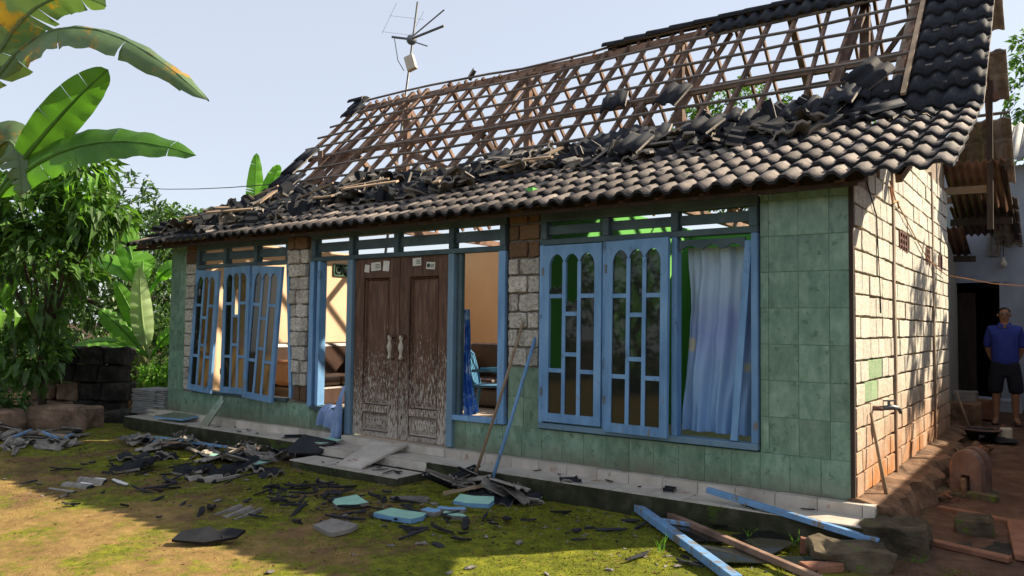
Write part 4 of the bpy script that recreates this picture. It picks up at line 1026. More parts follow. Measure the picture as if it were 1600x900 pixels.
# ------------------------------------------------------------------ debris in the yard
def slab(x, y, sx, sy, sz, rz, top, lab, tilt=0, side=None, dz=0):
    rr = random.Random(int(x*100)); k = .04
    pts = [(-sx/2+rr.uniform(0, k), -sy/2+rr.uniform(0, k)), (sx*rr.uniform(-.1, .2), -sy/2), (sx/2-rr.uniform(0, k), -sy/2+rr.uniform(0, k)), (sx/2, sy*.1), (sx/2-rr.uniform(0, k*2), sy/2), (-sx*.1, sy/2-rr.uniform(0, k)), (-sx/2, sy/2-rr.uniform(0, k))]
    poly_plate('plaster_chunk', pts, sz*.55, gset(x, y, .005+dz) @ RZ(rz) @ RX(tilt), [top, side or 'grey_rubble'], lab, 'plaster chunk')
slab(-3.88, -1.66, .36, .27, .055, -28, 'mint_plaster', 'mint green plaster slab left of the blue-edged one', 4)
slab(-3.17, -1.73, .42, .3, .07, 6, 'mint_plaster', 'mint green slab with a blue edge in the middle of the yard', -3, 'sky_blue_plaster')
slab(-3.3, -2.33, .36, .26, .06, -8, 'grey_rubble', 'beige plaster slab nearest the camera in mid yard', 3)
slab(-3.55, -1.22, .36, .16, .05, 32, 'grey_rubble', 'narrow grey plaster slab between the green slabs and the steps')
slab(-2.98, -.98, .36, .22, .075, 16, 'mint_plaster', 'mint green slab at the foot of the blue pole', 8, 'sky_blue_plaster')
slab(-2.98, -1.3, .26, .13, .06, 24, 'sky_blue_plaster', 'blue plaster block upper one of a close pair')
slab(-3.05, -1.48, .18, .14, .07, 4, 'sky_blue_plaster', 'blue plaster block with a grey top nearest its green neighbour')
slab(-2.82, -1.46, .27, .1, .06, 2, 'mint_plaster', 'narrow mint green slab right of the two blue blocks')
slab(-6.3, -.96, .6, .3, .035, -12, 'mint_plaster', 'large mint green tile in the rubble left of the door steps', 6)
slab(-5.78, -.28, .34, .3, .03, -20, 'mint_plaster', 'green tile lying on the porch by the draped cloth', 5, dz=.2)
slab(-8.75, -.85, .75, .28, .03, 15, 'sky_blue_plaster', 'long pale blue board in the rubble at the left porch end', 6)
slab(-7.9, -.72, .3, .12, .03, 50, 'sky_blue_plaster', 'short pale blue board propped on the left porch edge', 22)
slab(-6.85, -1.05, .2, .16, .05, 10, 'mint_plaster', 'small mint green chunk in the middle of the left rubble heap', 10)
slab(-9.5, -1.8, 1.0, .32, .045, 14, 'grey_rubble', 'long pale grey flat tile lying across the far left rubble', 4)
slab(-6.55, -2.62, .22, .18, .03, 20, 'white_paper', 'white tile piece lying on the left side of the yard', 10)
slab(-6.25, -2.5, .4, .06, .03, -8, 'white_paper', 'narrow white strip lying beside the white tile piece')
poly_plate('green_board', [(0, 0), (.62, 0), (.66, .28), (.06, .3)], .025, T(-9.35, -.42, .36) @ RZ(8) @ RX(7), ['green_tile', 'sky_blue_plaster'], 'green tile sheet lying on the left porch end', 'tile sheet')
poly_plate('green_board', [(0, 0), (.14, 0), (.12, .52), (.02, .55)], .02, T(-8.35, -.3, .34) @ RY(38) @ RX(80), ['green_tile', 'grey_rubble'], 'narrow green board propped upright against the left front wall', 'tile sheet')
poly_plate('black_board', [(0, 0), (.5, .05), (.62, .26), (.1, .32)], .03, T(-6.15, -.62, .2) @ RZ(10) @ RX(38), 'shard_black', 'black curved sheet leaning on the porch left of the steps', 'sheet')
me = SH_BLACK[0]
poly_plate('tile_plate', [(0, 0), (.25, -.02), (.46, .05), (.5, .13), (.36, .15), (.3, .11), (.22, .16), (.03, .1)], .022, gset(-3.95, -3.3, .03) @ RZ(33) @ RX(24), ['shard_black', 'shard_black'], 'largest black tile fragment lying alone in the near yard', 'tile fragment')
# stack of flat tiles by the left corner
st_ = empty('tile_stack', (-10.05, .25, .3), 'neat stack of flat grey tiles at the left house corner', 'tile stack')
for i in range(13):
    me = MB().box(-.3, .3, -.22, .22, 0, .024)
    obj('flat_tile', me, 'grey_sheet', st_, M=T(-10.2+R.uniform(-.02, .02), .1+R.uniform(-.02, .02), .33+i*.029) @ RZ(R.uniform(-3, 3)+4), bevel=.004)
for i in range(12):
    obj('flat_tile', MB().box(-.13, .13, -.22, .22, 0, .024), 'grey_sheet', st_, M=T(-9.86+R.uniform(-.015, .015), .16+R.uniform(-.02, .02), .36+i*.03) @ RZ(R.uniform(-3, 3)+4), bevel=.004)
# scattered shards, zone by zone
ZONES = [  # n, x0, x1, y0, y1, meshes, label, group, pile height
    (70, -8.6, -6.0, -1.35, -.5, SH_OLD+SH_OLD+SH_DARK, 'tile piece in the long rubble heap before the left window', 'tile rubble before the left window', .07),
    (32, -10.9, -8.7, -2.4, -1.1, SH_OLD+SH_OLD+SH_DARK, 'tile piece in the heap at the far left edge', 'tile rubble at the far left', .06),
    (26, -3.55, -2.55, -.85, -.42, SH_OLD+SH_DARK+SH_SMALL, 'tile piece in the heap around the leaning poles', 'tile rubble around the poles', .17),
    (44, -7.6, -5.4, -2.3, -1.2, SH_SMALL+SH_BLACK, 'tile piece strewn over the moss left of the steps', 'tile shards left of the steps', .02),
    (70, -5.0, -3.3, -2.2, -1.2, SH_BLACK, 'tile piece strewn between the plaster slabs in mid yard', 'black shards in mid yard', .02),
    (26, -3.3, -2.3, -2.2, -1.3, SH_BLACK, 'tile piece right of the blue-edged green slab', 'black shards right of the green slab', .02),
    (24, -7.5, -3.6, -3.2, -2.3, SH_SMALL[:2]+SH_BLACK, 'tile piece lying singly on the near soil', 'shards on the near soil', .0),
    (16, -2.5, -.6, -1.6, -.6, SH_BLACK, 'tile piece on the bright moss below the right window', 'shards on the moss', .0),
]
for n_, x0, x1, y0, y1, ms, lab, grp, ph in ZONES:
    for i in range(n_):
        x, y = R.uniform(x0, x1), R.uniform(y0, y1)
        M = gset(x, y, .012+ph*R.random()**1.5) @ RZ(R.uniform(0, 360)) @ RX(R.gauss(0, 9 if ph < .05 else 18)) @ RY(R.gauss(0, 9 if ph < .05 else 18)+(180 if R.random() < .3 else 0))
        s_ = R.uniform(.6, 1.15) if ms[-1] is SH_BLACK[-1] else R.uniform(.4, .85)
        me = R.choice(ms); area = max(me.vertices[0].co.length, max(v.co.length for v in me.vertices))*s_
        k_ = ('tiny' if area < .07 else 'small' if area < .12 else 'mid-sized' if area < .2 else 'large')+(' pale grey' if me in SH_OLD else ' black sliver,' if me in SH_BLACK else ' dark curved')
        obj('tile_shard', me, None, None, M=M @ (Matrix.Diagonal((s_, s_, 1, 1)) if ms[-1] is SH_BLACK[-1] else Matrix.Diagonal((s_*R.uniform(.35, 1.2), s_*1.2, s_*.7, 1))), label=k_+' '+lab, cat='tile shard', group=grp)
for i in range(22):
    x = R.uniform(-8.2, -5.9) if i < 9 else R.uniform(-3.2, -.3); y = R.uniform(-.38, -.14)
    obj('tile_shard', R.choice(SH_SMALL+SH_BLACK), None, None, M=T(x, y, PZ+.01) @ RZ(R.uniform(0, 360)) @ RX(R.gauss(0, 3)) @ Matrix.Diagonal((.5, .6, .5, 1)),
        label='dark tile shard lying on the porch under the '+('left window' if i < 9 else 'right window'), cat='tile shard', group='shards on the porch, '+('left' if i < 9 else 'right'))
for i in range(9):
    x = R.uniform(-5.6, -4.1); y = R.uniform(-.8, -.5)
    obj('tile_shard', R.choice(SH_BLACK), None, None, M=T(x, y, lz+.01) @ RZ(R.uniform(0, 360)) @ Matrix.Diagonal((.6, .6, .6, 1)), label='small black shard lying on the lower door step', cat='tile shard', group='shards on the door step')
for i in range(12):
    x, y = R.choice(((-7.5, -.9), (-6.7, -.9), (-3.0, -.65), (-9.6, -1.6), (-8.1, -1.0))); x += R.gauss(0, .4); y += R.gauss(0, .15); L_ = R.uniform(.3, .75)
    obj('wood_scrap', MB().beam((-L_/2, 0, 0), (L_/2, 0, 0), .04, .025, seg=2, jit=.004), R.choice(('pale_wood', 'batten_wood', 'blue_paint')), None, M=gset(x, y, .1) @ RZ(R.gauss(-10, 40)) @ RY(R.gauss(0, 8)),
        label='splintered wood strip lying in a rubble heap of the yard', cat='wood scrap', group='wood strips in the yard rubble')
PEB = [rough_box(1, .8, .6, .4, 1, s, .2, 1.6) for s in range(5)]
for i in range(34):
    x = R.uniform(-7.5, -.6); y = R.uniform(-3.3, -.6); s_ = R.uniform(.025, .06)
    me = PEB[i % 5]
    if not len(me.materials): setmats(me, 'grey_rubble')
    obj('stone_chip', me, None, None, M=gset(x, y, s_*.2) @ RZ(R.uniform(0, 360)) @ Matrix.Diagonal((s_*1.3, s_, s_*.5, 1)), label='small grey stone chip scattered on the mossy yard', cat='stone chip', group='stone chips on the yard')
tr = []
for i in range(1500):
    x = R.uniform(-9.5, .1); y = -.45-abs(R.gauss(0, .9)); s_ = R.uniform(.006, .022)
    if R.random() < .4: x, y = R.choice(((-7.2, -.9), (-3.0, -.7), (-4.2, -1.7), (-9.5, -1.7), (-2.9, -1.7), (-6.4, -1.7))); x += R.gauss(0, .5); y += R.gauss(0, .22)
    if y < -4.3: continue
    tr.append((PEB[i % 5], gset(x, y, s_*.15) @ RZ(R.uniform(0, 360)) @ Matrix.Diagonal((s_*R.uniform(1, 2.4), s_, s_*.7, 1))))
mb = clump(None, None, tr); half = len(mb.f)//2; mb.mi = [0 if i < half else 1 for i in range(len(mb.f))]
obj('debris_crumbs', mb, ['shard_black', 'grey_rubble'], None, kind='stuff', label='fine crumbs of tile and mortar over the yard', cat='rubble')
# ------------------------------------------------------------------ right side: tap, rope, stick, yard things
tap = empty('water_tap', (.03, .72, 1.05), 'grey water tap on a pipe stub in the limestone side wall', 'tap')
obj('pipe', MB().tube([(-.02, .62, 1.09), (.09, .66, 1.09)], .022, 10), 'rust_block', tap, sm=True)
obj('spout', MB().tube([(.08, .66, 1.09), (.15, .72, 1.1), (.19, .78, 1.09), (.2, .82, 1.05)], [.02, .024, .018, .016], 10), 'steel', tap, sm=True)
obj('valve_handle', MB().tube([(.13, .7, 1.11), (.13, .7, 1.15)], .012, 8).beam((.1, .66, 1.155), (.17, .74, 1.155), .022, .012), 'steel', tap)
obj('leaning_stick', MB().tube([(.2, .42, .16), (.12, .43, .6), (.04, .44, 1.07)], [.017, .015, .012], 8), 'pale_wood', sm=True, label='bamboo stick leaning on the side wall under the tap', cat='stick')
rp = [(.03, 1.42, 3.15), (.045, 1.62, 3.0), (.04, 1.9, 2.95), (.035, 2.7, 2.78), (.035, 3.58, 2.6), (.05, 4.3, 2.52), (.06, 5.1, 2.48), (.3, 4.9, 2.42), (.62, 4.55, 2.33), (.95, 4.25, 2.28), (1.6, 3.6, 2.24), (2.5, 2.9, 2.3)]
obj('rope', MB().tube(rp, .006, 6), 'orange_rope', sm=True, label='orange rope strung along the side wall and out to the right', cat='rope')
obj('rope', MB().tube([(.03, 1.44, 3.1), (.04, 1.5, 2.95), (.05, 1.7, 3.0), (.05, 1.75, 2.93)], .009, 6), 'orange_rope', sm=True, label='knotted rope end hanging at the top of the wall pilaster', cat='rope')
obj('cable', MB().tube([(.02, .45, 3.0), (.03, .8, 2.75), (.02, .95, 2.2), (.02, 1.0, 1.9)], .006, 5), 'black_rubber', sm=True, label='thin black cable hanging down the front of the side wall', cat='cable')
# brick border of the washing pit
pit = empty('pit_border', (.75, .5, .15), 'flat terracotta-coloured border around a small drain pit', 'pit border')
def course(a, b, n_, w_, h_):
    a, b = V(a), V(b)
    for i in range(n_):
        p, q = a.lerp(b, i/n_+.006), a.lerp(b, (i+1)/n_-.006)
        mb = MB().beam(p, q, w_, h_, seg=2, jit=.004); obj('border_plank', mb, 'terracotta', pit, bevel=.008)
course((.42, 1.25, .2), (.95, 1.12, .19), 1, .09, .05); course((1.0, 1.18, .185), (1.12, .0, .18), 1, .15, .045); course((.5, .08, .18), (1.03, -.06, .175), 1, .09, .04)
me = rough_box(.26, .16, .2, .03, 2, 3, .02, 5); setmats(me, 'mossy_stone'); obj('pit_stone', me, None, None, M=T(.75, .62, .2), label='mossy concrete stub standing in the middle of the drain pit', cat='stone')
obj('pit_floor', rough_box(.6, 1.08, .06, .02, 5, 2, 0, 9), 'black_stone', pit, M=T(.72, .6, .135))
# two arched slabs with a slot
ab = empty('arched_block', (.52, 2.1, .2), 'brown arched concrete block with a slot standing behind the drain pit', 'concrete block')
for k, (dx, dy) in enumerate(((0, 0), (.03, .24))):
    prof = [(-.17, 0), (-.17, .22)]+[(-.17*math.cos(t*math.pi/8), .22+.17*math.sin(t*math.pi/8)) for t in range(1, 8)]+[(.17, .22), (.17, 0), (.045, 0), (.045, .16), (-.045, .16), (-.045, 0)]
    n_ = len(prof)
    mb = MB().add([(x, 0, z_) for x, z_ in prof]+[(x, .17, z_) for x, z_ in prof], [tuple(range(n_))[::-1], tuple(range(n_, 2*n_))]+[(i, (i+1) % n_, n_+(i+1) % n_, n_+i) for i in range(n_)])
    obj('arched_slab', mb, 'rust_block', ab, M=T(.55+dx, 2.0+dy, .22) @ RZ(-14) @ Matrix.Diagonal((.82, .7, 1.05, 1)), bevel=.01)
obj('wedge_stone', rough_box(.05, .12, .16, .02, 1, 5, .01, 8), 'ledge_stone', ab, M=T(.55, 1.94, .29))
obj('plinth', rough_box(.5, .5, .12, .04, 2, 8, .02, 5), 'mossy_stone', ab, M=T(.56, 2.12, .18))
for i in range(46):
    y = R.uniform(1.4, 4.3); x = .36+abs(R.gauss(0, .1)); s_ = R.uniform(.05, .13)
    me = PEB[i % 5].copy(); me.materials.clear(); setmats(me, R.choice(('terracotta', 'ledge_stone', 'ledge_stone')))
    obj('brick_fragment', me, None, None, M=T(x, y, gz(x, y)+s_*.25+R.random()*.05) @ RZ(R.uniform(0, 360)) @ RX(R.uniform(-40, 40)) @ Matrix.Diagonal((s_, s_, s_, 1)),
        label='brick fragment in the heap along the side wall ledge', cat='brick fragment', group='brick fragments along the ledge')
for x, y, sx, sy, sz, m, nm, lab in ((.12, 6.35, .42, .34, .42, 'ledge_stone', 'concrete_box', 'rough concrete box standing at the rear corner of the side wall'), (.08, 6.75, .3, .28, .26, 'grey_rubble', 'cement_sack', 'pale lumpy sack on top behind the concrete box'),
                                     (.32, 6.9, .2, .2, .3, 'terracotta', 'brick_block', 'dark brown block beside the pale sack'), (.3, 8.05, .85, .3, .22, 'blue_cement', 'door_stoop', 'low cement stoop in front of the dark doorway')):
    me = rough_box(sx, sy, sz, .025, 2, x*5+y, .02, 5); setmats(me, m)
    o = obj(nm, me, None, None, M=T(x, y, gz(x, y)+sz/2-.02+(.3 if nm == 'cement_sack' else 0)), label=lab, cat=nm.replace('_', ' '))
bs = empty('basin', (.42, 5.1, .33), 'dark oval plastic basin lying on the soil by the rear wall corner', 'basin')
obj('shell', MB().lathe([(.13, 0), (.2, .15), (.215, .16), (.19, .15), (.12, .02), (.0, .015)], 20, T(.42, 5.15, .335)), 'black_rubber', bs, sm=True)
obj('rim', MB().tube([(.42+.215*math.cos(k*.3142), 5.15+.215*math.sin(k*.3142), .495) for k in range(21)], .012, 6), 'rust_block', bs, sm=True)
obj('broom_handle', MB().tube([(.12, 5.35, .95), (.28, 5.2, .5)], .014, 6), 'pale_wood', sm=True, label='short pale stick leaning beside the basin', cat='stick')
sheet('black_sheet', lambda u, v: (.42+.4*u, 4.75+.35*v+.08*u, .4+.05*math.sin(u*7+v*4)*(1-u)+.02*noise.noise(V((u*5, v*5, 0)))), 14, 8, 'black_rubber', label='crumpled black sheet lying right of the basin', cat='sheet')
jc = empty('jerrycan', (.68, 5.25, .36), 'small beige plastic jerrycan on the ground before the man', 'jerrycan')
obj('body', MB().box(.61, .75, 5.19, 5.31, .36, .53), 'cream_plastic', jc, bevel=.025); obj('cap', MB().lathe([(.025, 0), (.025, .03)], 12, T(.65, 5.25, .53)), 'terracotta', jc)

# ------------------------------------------------------------------ neighbouring grey house behind, sheet roofs
NH = empty('neighbour_house', (.8, 8.6, .4), 'blue-grey cement house with a dark open doorway behind the alley', 'house')
nw = MB()
for x0, x1, z0, z1 in ((-1.6, -.36, .2, 4.45), (.5, 5.0, .2, 4.45), (-.36, .5, 2.62, 4.45)): nw.box(x0, x1, 8.4, 8.55, z0, z1)
obj('wall', nw, 'blue_cement', NH)
for a in ((-.36, -.29), (.43, .5)): obj('door_jamb', MB().box(a[0], a[1], 8.36, 8.45, .5, 2.62), 'blue_cement', NH)
obj('door_lintel', MB().box(-.4, .54, 8.355, 8.45, 2.55, 2.64), 'blue_cement', NH)
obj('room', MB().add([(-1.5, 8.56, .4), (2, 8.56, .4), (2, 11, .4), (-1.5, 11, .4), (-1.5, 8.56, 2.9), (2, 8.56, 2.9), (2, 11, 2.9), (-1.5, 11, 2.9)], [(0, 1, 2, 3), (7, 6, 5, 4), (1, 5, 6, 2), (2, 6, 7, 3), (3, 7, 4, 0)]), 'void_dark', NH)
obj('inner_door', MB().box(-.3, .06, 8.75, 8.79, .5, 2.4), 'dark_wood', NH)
wn = obj('window', MB().box(.29, .45, 8.33, 8.41, 2.98, 3.02).box(.29, .45, 8.33, 8.41, 3.32, 3.36).box(.29, .32, 8.33, 8.41, 3.02, 3.32).box(.42, .45, 8.33, 8.41, 3.02, 3.32), 'mortar_grey', NH)
obj('pane', MB().box(.32, .42, 8.37, 8.39, 3.02, 3.32), 'grey_sheet', wn)
lb = obj('lamp_bulb', MB().lathe([(.02, .1), (.024, .06), (.045, .02), (.05, -.02), (.035, -.06), (.0, -.07)], 12, T(.5, 8.28, 2.85)), 'cream_plastic', NH, sm=True); obj('lamp_cord', MB().tube([(.5, 8.28, 2.95), (.5, 8.3, 3.3)], .006, 5), 'black_rubber', lb)
def corr(name, x0, x1, pa, pb, m, parent, amp=.03, lam=.11, nseg=None, **k):
    n_ = int((x1-x0)/lam*8); mb = MB()
    for i in range(n_+1):
        x = x0+(x1-x0)*i/n_; dz = amp*math.sin(2*math.pi*(x-x0)/lam)
        mb.v += [(x, pa[0], pa[1]+dz), (x, pb[0], pb[1]+dz), (x, pa[0], pa[1]+dz-.008), (x, pb[0], pb[1]+dz-.008)]
    for i in range(n_):
        a = i*4; mb.f += [(a, a+4, a+5, a+1), (a+2, a+3, a+7, a+6), (a, a+2, a+6, a+4), (a+1, a+5, a+7, a+3)]; mb.mi += [0]*4
    return obj(name, mb, m, parent, sm=True, **k)
corr('roof_sheet', .3, 5.0, (8.1, 4.5), (10.5, 5.6), 'grey_sheet', NH, .035, .16)
cn = empty('side_canopy', (.3, 6.3, 3.3), 'rusty corrugated canopy over the alley beside the side wall', 'canopy')
corr('canopy_sheet', -.02, .72, (5.45, 4.02), (7.05, 3.47), 'rusty_sheet', cn, .022, .095)
corr('canopy_sheet', -.1, .72, (6.9, 3.62), (8.2, 3.33), 'rusty_sheet', cn, .022, .095)
corr('canopy_sheet', -.1, .14, (6.3, 3.25), (7.3, 2.93), 'rusty_sheet', cn, .02, .095)
obj('canopy_rafter', MB().beam((-.1, 7.0, 3.4), (.7, 7.0, 3.38), .06, .1), 'dark_wood', cn); obj('canopy_rafter', MB().beam((-.02, 5.55, 3.66), (.56, 5.55, 3.65), .05, .1), 'pale_wood', cn)
obj('canopy_rafter', MB().beam((-.1, 7.3, 2.87), (.2, 7.3, 2.86), .06, .09), 'dark_wood', cn); obj('canopy_rafter', MB().beam((.68, 5.5, 3.98), (.69, 8.2, 3.25), .05, .08), 'dark_wood', cn)
obj('canopy_post', MB().beam((.03, 6.1, 2.9), (.03, 6.1, 3.75), .07, .07), 'dark_wood', cn)
obj('rear_annex', MB().box(-.3, -.18, 5.62, 8.38, .2, 3.3), 'raw_wall', H)
# wall added out of view on the right to keep the alley in shade
bw_ = obj('shade_wall', MB().box(2.6, 2.75, -.6, 12, .0, 3.22), 'raw_wall', label='plain unseen wall added right of the alley to shade it', cat='wall')

# ------------------------------------------------------------------ man
PM = T(.6, 6.6, gz(.6, 6.6)-.01) @ RZ(6) @ Matrix.Scale(1.0, 4)
def skin(name, vs, es, rs, m, parent=None, M=None, lv=2, **k):
    me = bpy.data.meshes.new(name); me.from_pydata(vs, es, []); setmats(me, m)
    o = bpy.data.objects.new(name, me); link(o, parent)
    if M is not None: o.matrix_basis = M
    sk = o.modifiers.new('skin', 'SKIN'); sk.use_smooth_shade = True
    for i, r in enumerate(rs):
        d = me.skin_vertices[0].data[i]; d.radius = r if isinstance(r, tuple) else (r, r); d.use_root = i == 0
    sb = o.modifiers.new('sub', 'SUBSURF'); sb.levels = lv; sb.render_levels = lv
    return tag(o, **k)
vs = [(0, 0, .9), (0, 0, 1.1), (0, .0, 1.28), (0, .01, 1.4), (0, 0, 1.455), (0, -.02, 1.52), (0, -.02, 1.585), (0, -.005, 1.63)]
es = [(i, i+1) for i in range(7)]; rs = [(.12, .08), (.12, .08), (.14, .09), (.07, .065), (.052, .055), (.07, .085), (.074, .09), (.05, .065)]
for s_ in (-1, 1):
    o_ = len(vs)
    vs += [(s_*.17, .01, 1.34), (s_*.21, .05, 1.08), (s_*.15, .12, .9), (s_*.05, .17, .88)]; rs += [.055, .045, .035, .035]; es += [(2, o_), (o_, o_+1), (o_+1, o_+2), (o_+2, o_+3)]
    o_ = len(vs)
    vs += [(s_*.1, 0, .8), (s_*.115, -.01, .47), (s_*.115, .015, .3), (s_*.12, .03, .07), (s_*.135, -.06, .035), (s_*.145, -.15, .025)]; rs += [.09, .058, .055, .036, .04, .03]
    es += [(0, o_)]+[(o_+i, o_+i+1) for i in range(5)]
man = skin('person', vs, es, rs, 'skin', M=PM, label='man in navy polo shirt and dark shorts standing with hands behind his back', cat='person')
vs = [(0, 0, .76), (0, 0, .98), (0, 0, 1.2), (0, .0, 1.33), (0, .005, 1.41)]; rs = [(.19, .14), (.18, .135), (.185, .13), (.15, .105), (.075, .075)]; es = [(i, i+1) for i in range(4)]
for s_ in (-1, 1):
    o_ = len(vs); vs += [(s_*.165, .01, 1.34), (s_*.2, .035, 1.18), (s_*.212, .05, 1.06)]; rs += [.07, .066, .062]; es += [(3, o_), (o_, o_+1), (o_+1, o_+2)]
sh = skin('polo_shirt', vs, es, rs, 'navy_shirt', man)
for s_ in (-1, 1):
    obj('collar', MB().add([(s_*.008, -.088, 1.4), (s_*.075, -.06, 1.445), (s_*.085, -.075, 1.405), (s_*.035, -.112, 1.365), (s_*.008, -.084, 1.39), (s_*.07, -.05, 1.44), (s_*.08, -.065, 1.4), (s_*.033, -.104, 1.36)],
                           [(0, 1, 2, 3), (7, 6, 5, 4), (0, 4, 5, 1), (1, 5, 6, 2), (2, 6, 7, 3), (3, 7, 4, 0)]), 'navy_shirt', sh)
vs = [(0, 0, .98), (0, 0, .82)]; rs = [(.165, .12), (.165, .125)]; es = [(0, 1)]
for s_ in (-1, 1):
    o_ = len(vs); vs += [(s_*.1, 0, .72), (s_*.125, -.005, .5), (s_*.13, -.005, .42)]; rs += [.112, .102, .1]; es += [(1, o_), (o_, o_+1), (o_+1, o_+2)]
skin('shorts', vs, es, rs, 'dark_shorts', man)
mb = MB()
for j in range(7):
    for i in range(16):
        t = 2*math.pi*i/16; ph = j/6*1.5; front_ = max(0, -math.sin(t))
        lim = 1.5-(.75*front_**.6)
        a = min(ph, lim); mb.v.append((.079*math.sin(a)*math.cos(t), -.01+.098*math.sin(a)*math.sin(t)+.004, 1.575+.083*math.cos(a)))
mb.f += [(j*16+i, j*16+(i+1) % 16, (j+1)*16+(i+1) % 16, (j+1)*16+i) for j in range(6) for i in range(16)]; mb.mi += [0]*96
obj('hair', mb, 'hair_black', man, sm=True)
for s_ in (-1, 1):
    obj('eye', MB().lathe([(.0, .007), (.006, .005), (.009, 0), (.006, -.005), (0, -.007)], 8, T(s_*.03, -.104, 1.555) @ RX(90)), 'hair_black', man, sm=True)
    obj('ear', MB().lathe([(0, .02), (.012, .016), (.016, 0), (.01, -.02), (0, -.026)], 8, T(s_*.079, -.005, 1.545) @ RY(8*s_)), 'skin', man, sm=True)
gl = MB()
for s_ in (-1, 1):
    gl.tube([(s_*.031+.024*math.cos(k*.6283), -.118, 1.555+.018*math.sin(k*.6283)) for k in range(11)], .003, 5).tube([(s_*.055, -.116, 1.56), (s_*.078, -.02, 1.558)], .0028, 5)
gl.tube([(-.008, -.118, 1.558), (.008, -.118, 1.558)], .003, 5)
obj('glasses', gl, 'steel', man)
obj('nose', MB().add([(0, -.1, 1.56), (-.014, -.106, 1.52), (.014, -.106, 1.52), (0, -.13, 1.522), (0, -.102, 1.512)], [(0, 1, 3), (0, 3, 2), (1, 4, 3), (3, 4, 2)]), 'skin', man, sm=True)
obj('mouth', MB().box(-.022, .022, -.107, -.1, 1.487, 1.494), 'rust_block', man, bevel=.003)
for s_ in (-1, 1): obj('sandal', MB().box(s_*.135-.045, s_*.135+.045, -.18, .08, -.005, .012), 'black_rubber', man, bevel=.01)

# ------------------------------------------------------------------ antenna and wires
an = empty('tv_antenna', (-14.2, 9.2, .4), 'tall grey television antenna mast rising behind the bare rafters', 'antenna')
a0, a1 = V((-14.95, 9.2, .4)), V((-13.37, 9.2, 10.8))
obj('mast', MB().tube([a0, a0.lerp(a1, .5), a1], [.045, .038, .03], 8), 'steel', an, sm=True)
hub = V((-13.56, 9.18, 9.75)); obj('hub', MB().lathe([(.05, -.1), (.13, -.07), (.15, 0), (.13, .07), (.05, .1)], 14, T(*hub) @ RY(90) @ RX(20)), 'steel', an, sm=True)
obj('boom', MB().tube([(-14.15, 9.0, 9.9), hub+V((0, -.05, 0)), (-12.46, 9.3, 9.95)], .035, 6), 'steel', an)
for p in ((-12.46, 9.3, 10.4), (-12.8, 9.0, 9.36)): obj('element', MB().tube([hub+V((.05, 0, (p[2]-hub.z)*.15)), p], .02, 6), 'steel', an)
for i in range(0, 6, 3): obj('element', MB().tube([(-14.25+.1*i, 8.7, 9.98+.13*i), (-13.95+.12*i, 9.7, 10.12+.13*i)], .0045, 5), 'steel', an)
obj('element', MB().tube([(-14.3, 8.75, 9.95), (-13.75, 8.75, 10.7)], .0045, 5), 'steel', an); obj('element', MB().tube([(-14.1, 9.6, 9.95), (-13.5, 9.6, 10.7)], .0045, 5), 'steel', an)
obj('signal_box', MB().box(-.14, .14, -.08, .08, -.22, .22), 'cream_plastic', an, M=T(-13.5, 9.1, 9.05) @ RY(-20) @ RZ(15), bevel=.02)
obj('feeder_cable', MB().tube([(-14.1, 9.05, 9.85), (-13.95, 9.05, 9.2), (-13.8, 9.15, 8.9)], .012, 5), 'black_rubber', an)
def wire(a, b, sag, lab):
    a, b = V(a), V(b); obj('overhead_wire', MB().tube([a.lerp(b, k/12)-V((0, 0, sag*4*(k/12)*(1-k/12))) for k in range(13)], .01, 5), 'black_rubber', label=lab, cat='wire')
wire((-31, 6.5, 7.6), (-10.5, 3.2, 4.5), .45, 'upper thin wire running from the left sky to the roof end'); wire((-31, 6.5, 6.1), (-10.4, 2.4, 3.95), .35, 'lower thin wire running behind the leaves to the roof')

# ------------------------------------------------------------------ plants
def leaf_to(mb, p, d, L_, w_, nrm=None, droop=.25):
    d = d.normalized(); n_ = nrm or V((R.gauss(0, .5), R.gauss(0, .5), 1)); sd = d.cross(n_)
    if sd.length < .05: sd = d.orthogonal()
    sd.normalize(); n_ = sd.cross(d)
    m1 = p+d*L_*.45+n_*L_*.04; tip = p+d*L_-V((0, 0, droop*L_))
    f = n_*w_*.22
    mb.add([p, m1+sd*w_*.5+f, tip, m1-sd*w_*.5+f, m1], [(0, 4, 1), (4, 2, 1), (0, 3, 4), (4, 3, 2)])
def rv(): 
    while 1:
        v = V((R.uniform(-1, 1), R.uniform(-1, 1), R.uniform(-1, 1)))
        if .05 < v.length < 1: return v
def crown(blobs, n, L_, w_, droop=.3, bunch=6, shell=.55, upb=0.2):
    mb = MB(); tot = sum(b[1]**2 for b in blobs); cent = sum((V(b[0]) for b in blobs), V())/len(blobs)
    for c, r, *sq in blobs:
        c = V(c); sq = sq[0] if sq else .8
        k = int(n*r*r/tot/bunch)
        for i in range(k):
            v = rv().normalized()*(shell+(1-shell)*R.random()**.5)*r*(1+.25*noise.noise(V(c)*1.7+V((i*.37, 0, 0))))
            p = c+V((v.x, v.y, v.z*sq))
            if noise.noise(p*1.1) < -.22: continue
            tw = (v.normalized()+V((0, 0, upb))+rv()*.6).normalized()
            for q in range(bunch):
                d = (tw+rv()*1.1+V((0, 0, -droop))).normalized()
                leaf_to(mb, p+rv()*L_*.5, d, L_*R.uniform(.6, 1.15), w_*R.uniform(.7, 1.15), None, droop*.6)
    return mb
def limbs(base, top, blobs, r):
    base, top = V(base), V(top)
    mid = base.lerp(top, .5)+V((R.uniform(-.1, .1), R.uniform(-.1, .1), 0))
    mb = MB().tube([base, mid, top], [r, r*.8, r*.6], 9)
    for b in blobs:
        c = V(b[0]); m_ = top.lerp(c, .5)+V((0, 0, .1)); mb.tube([mid.lerp(top, .6), m_, c], [r*.5, r*.32, r*.12], 6)
    return mb
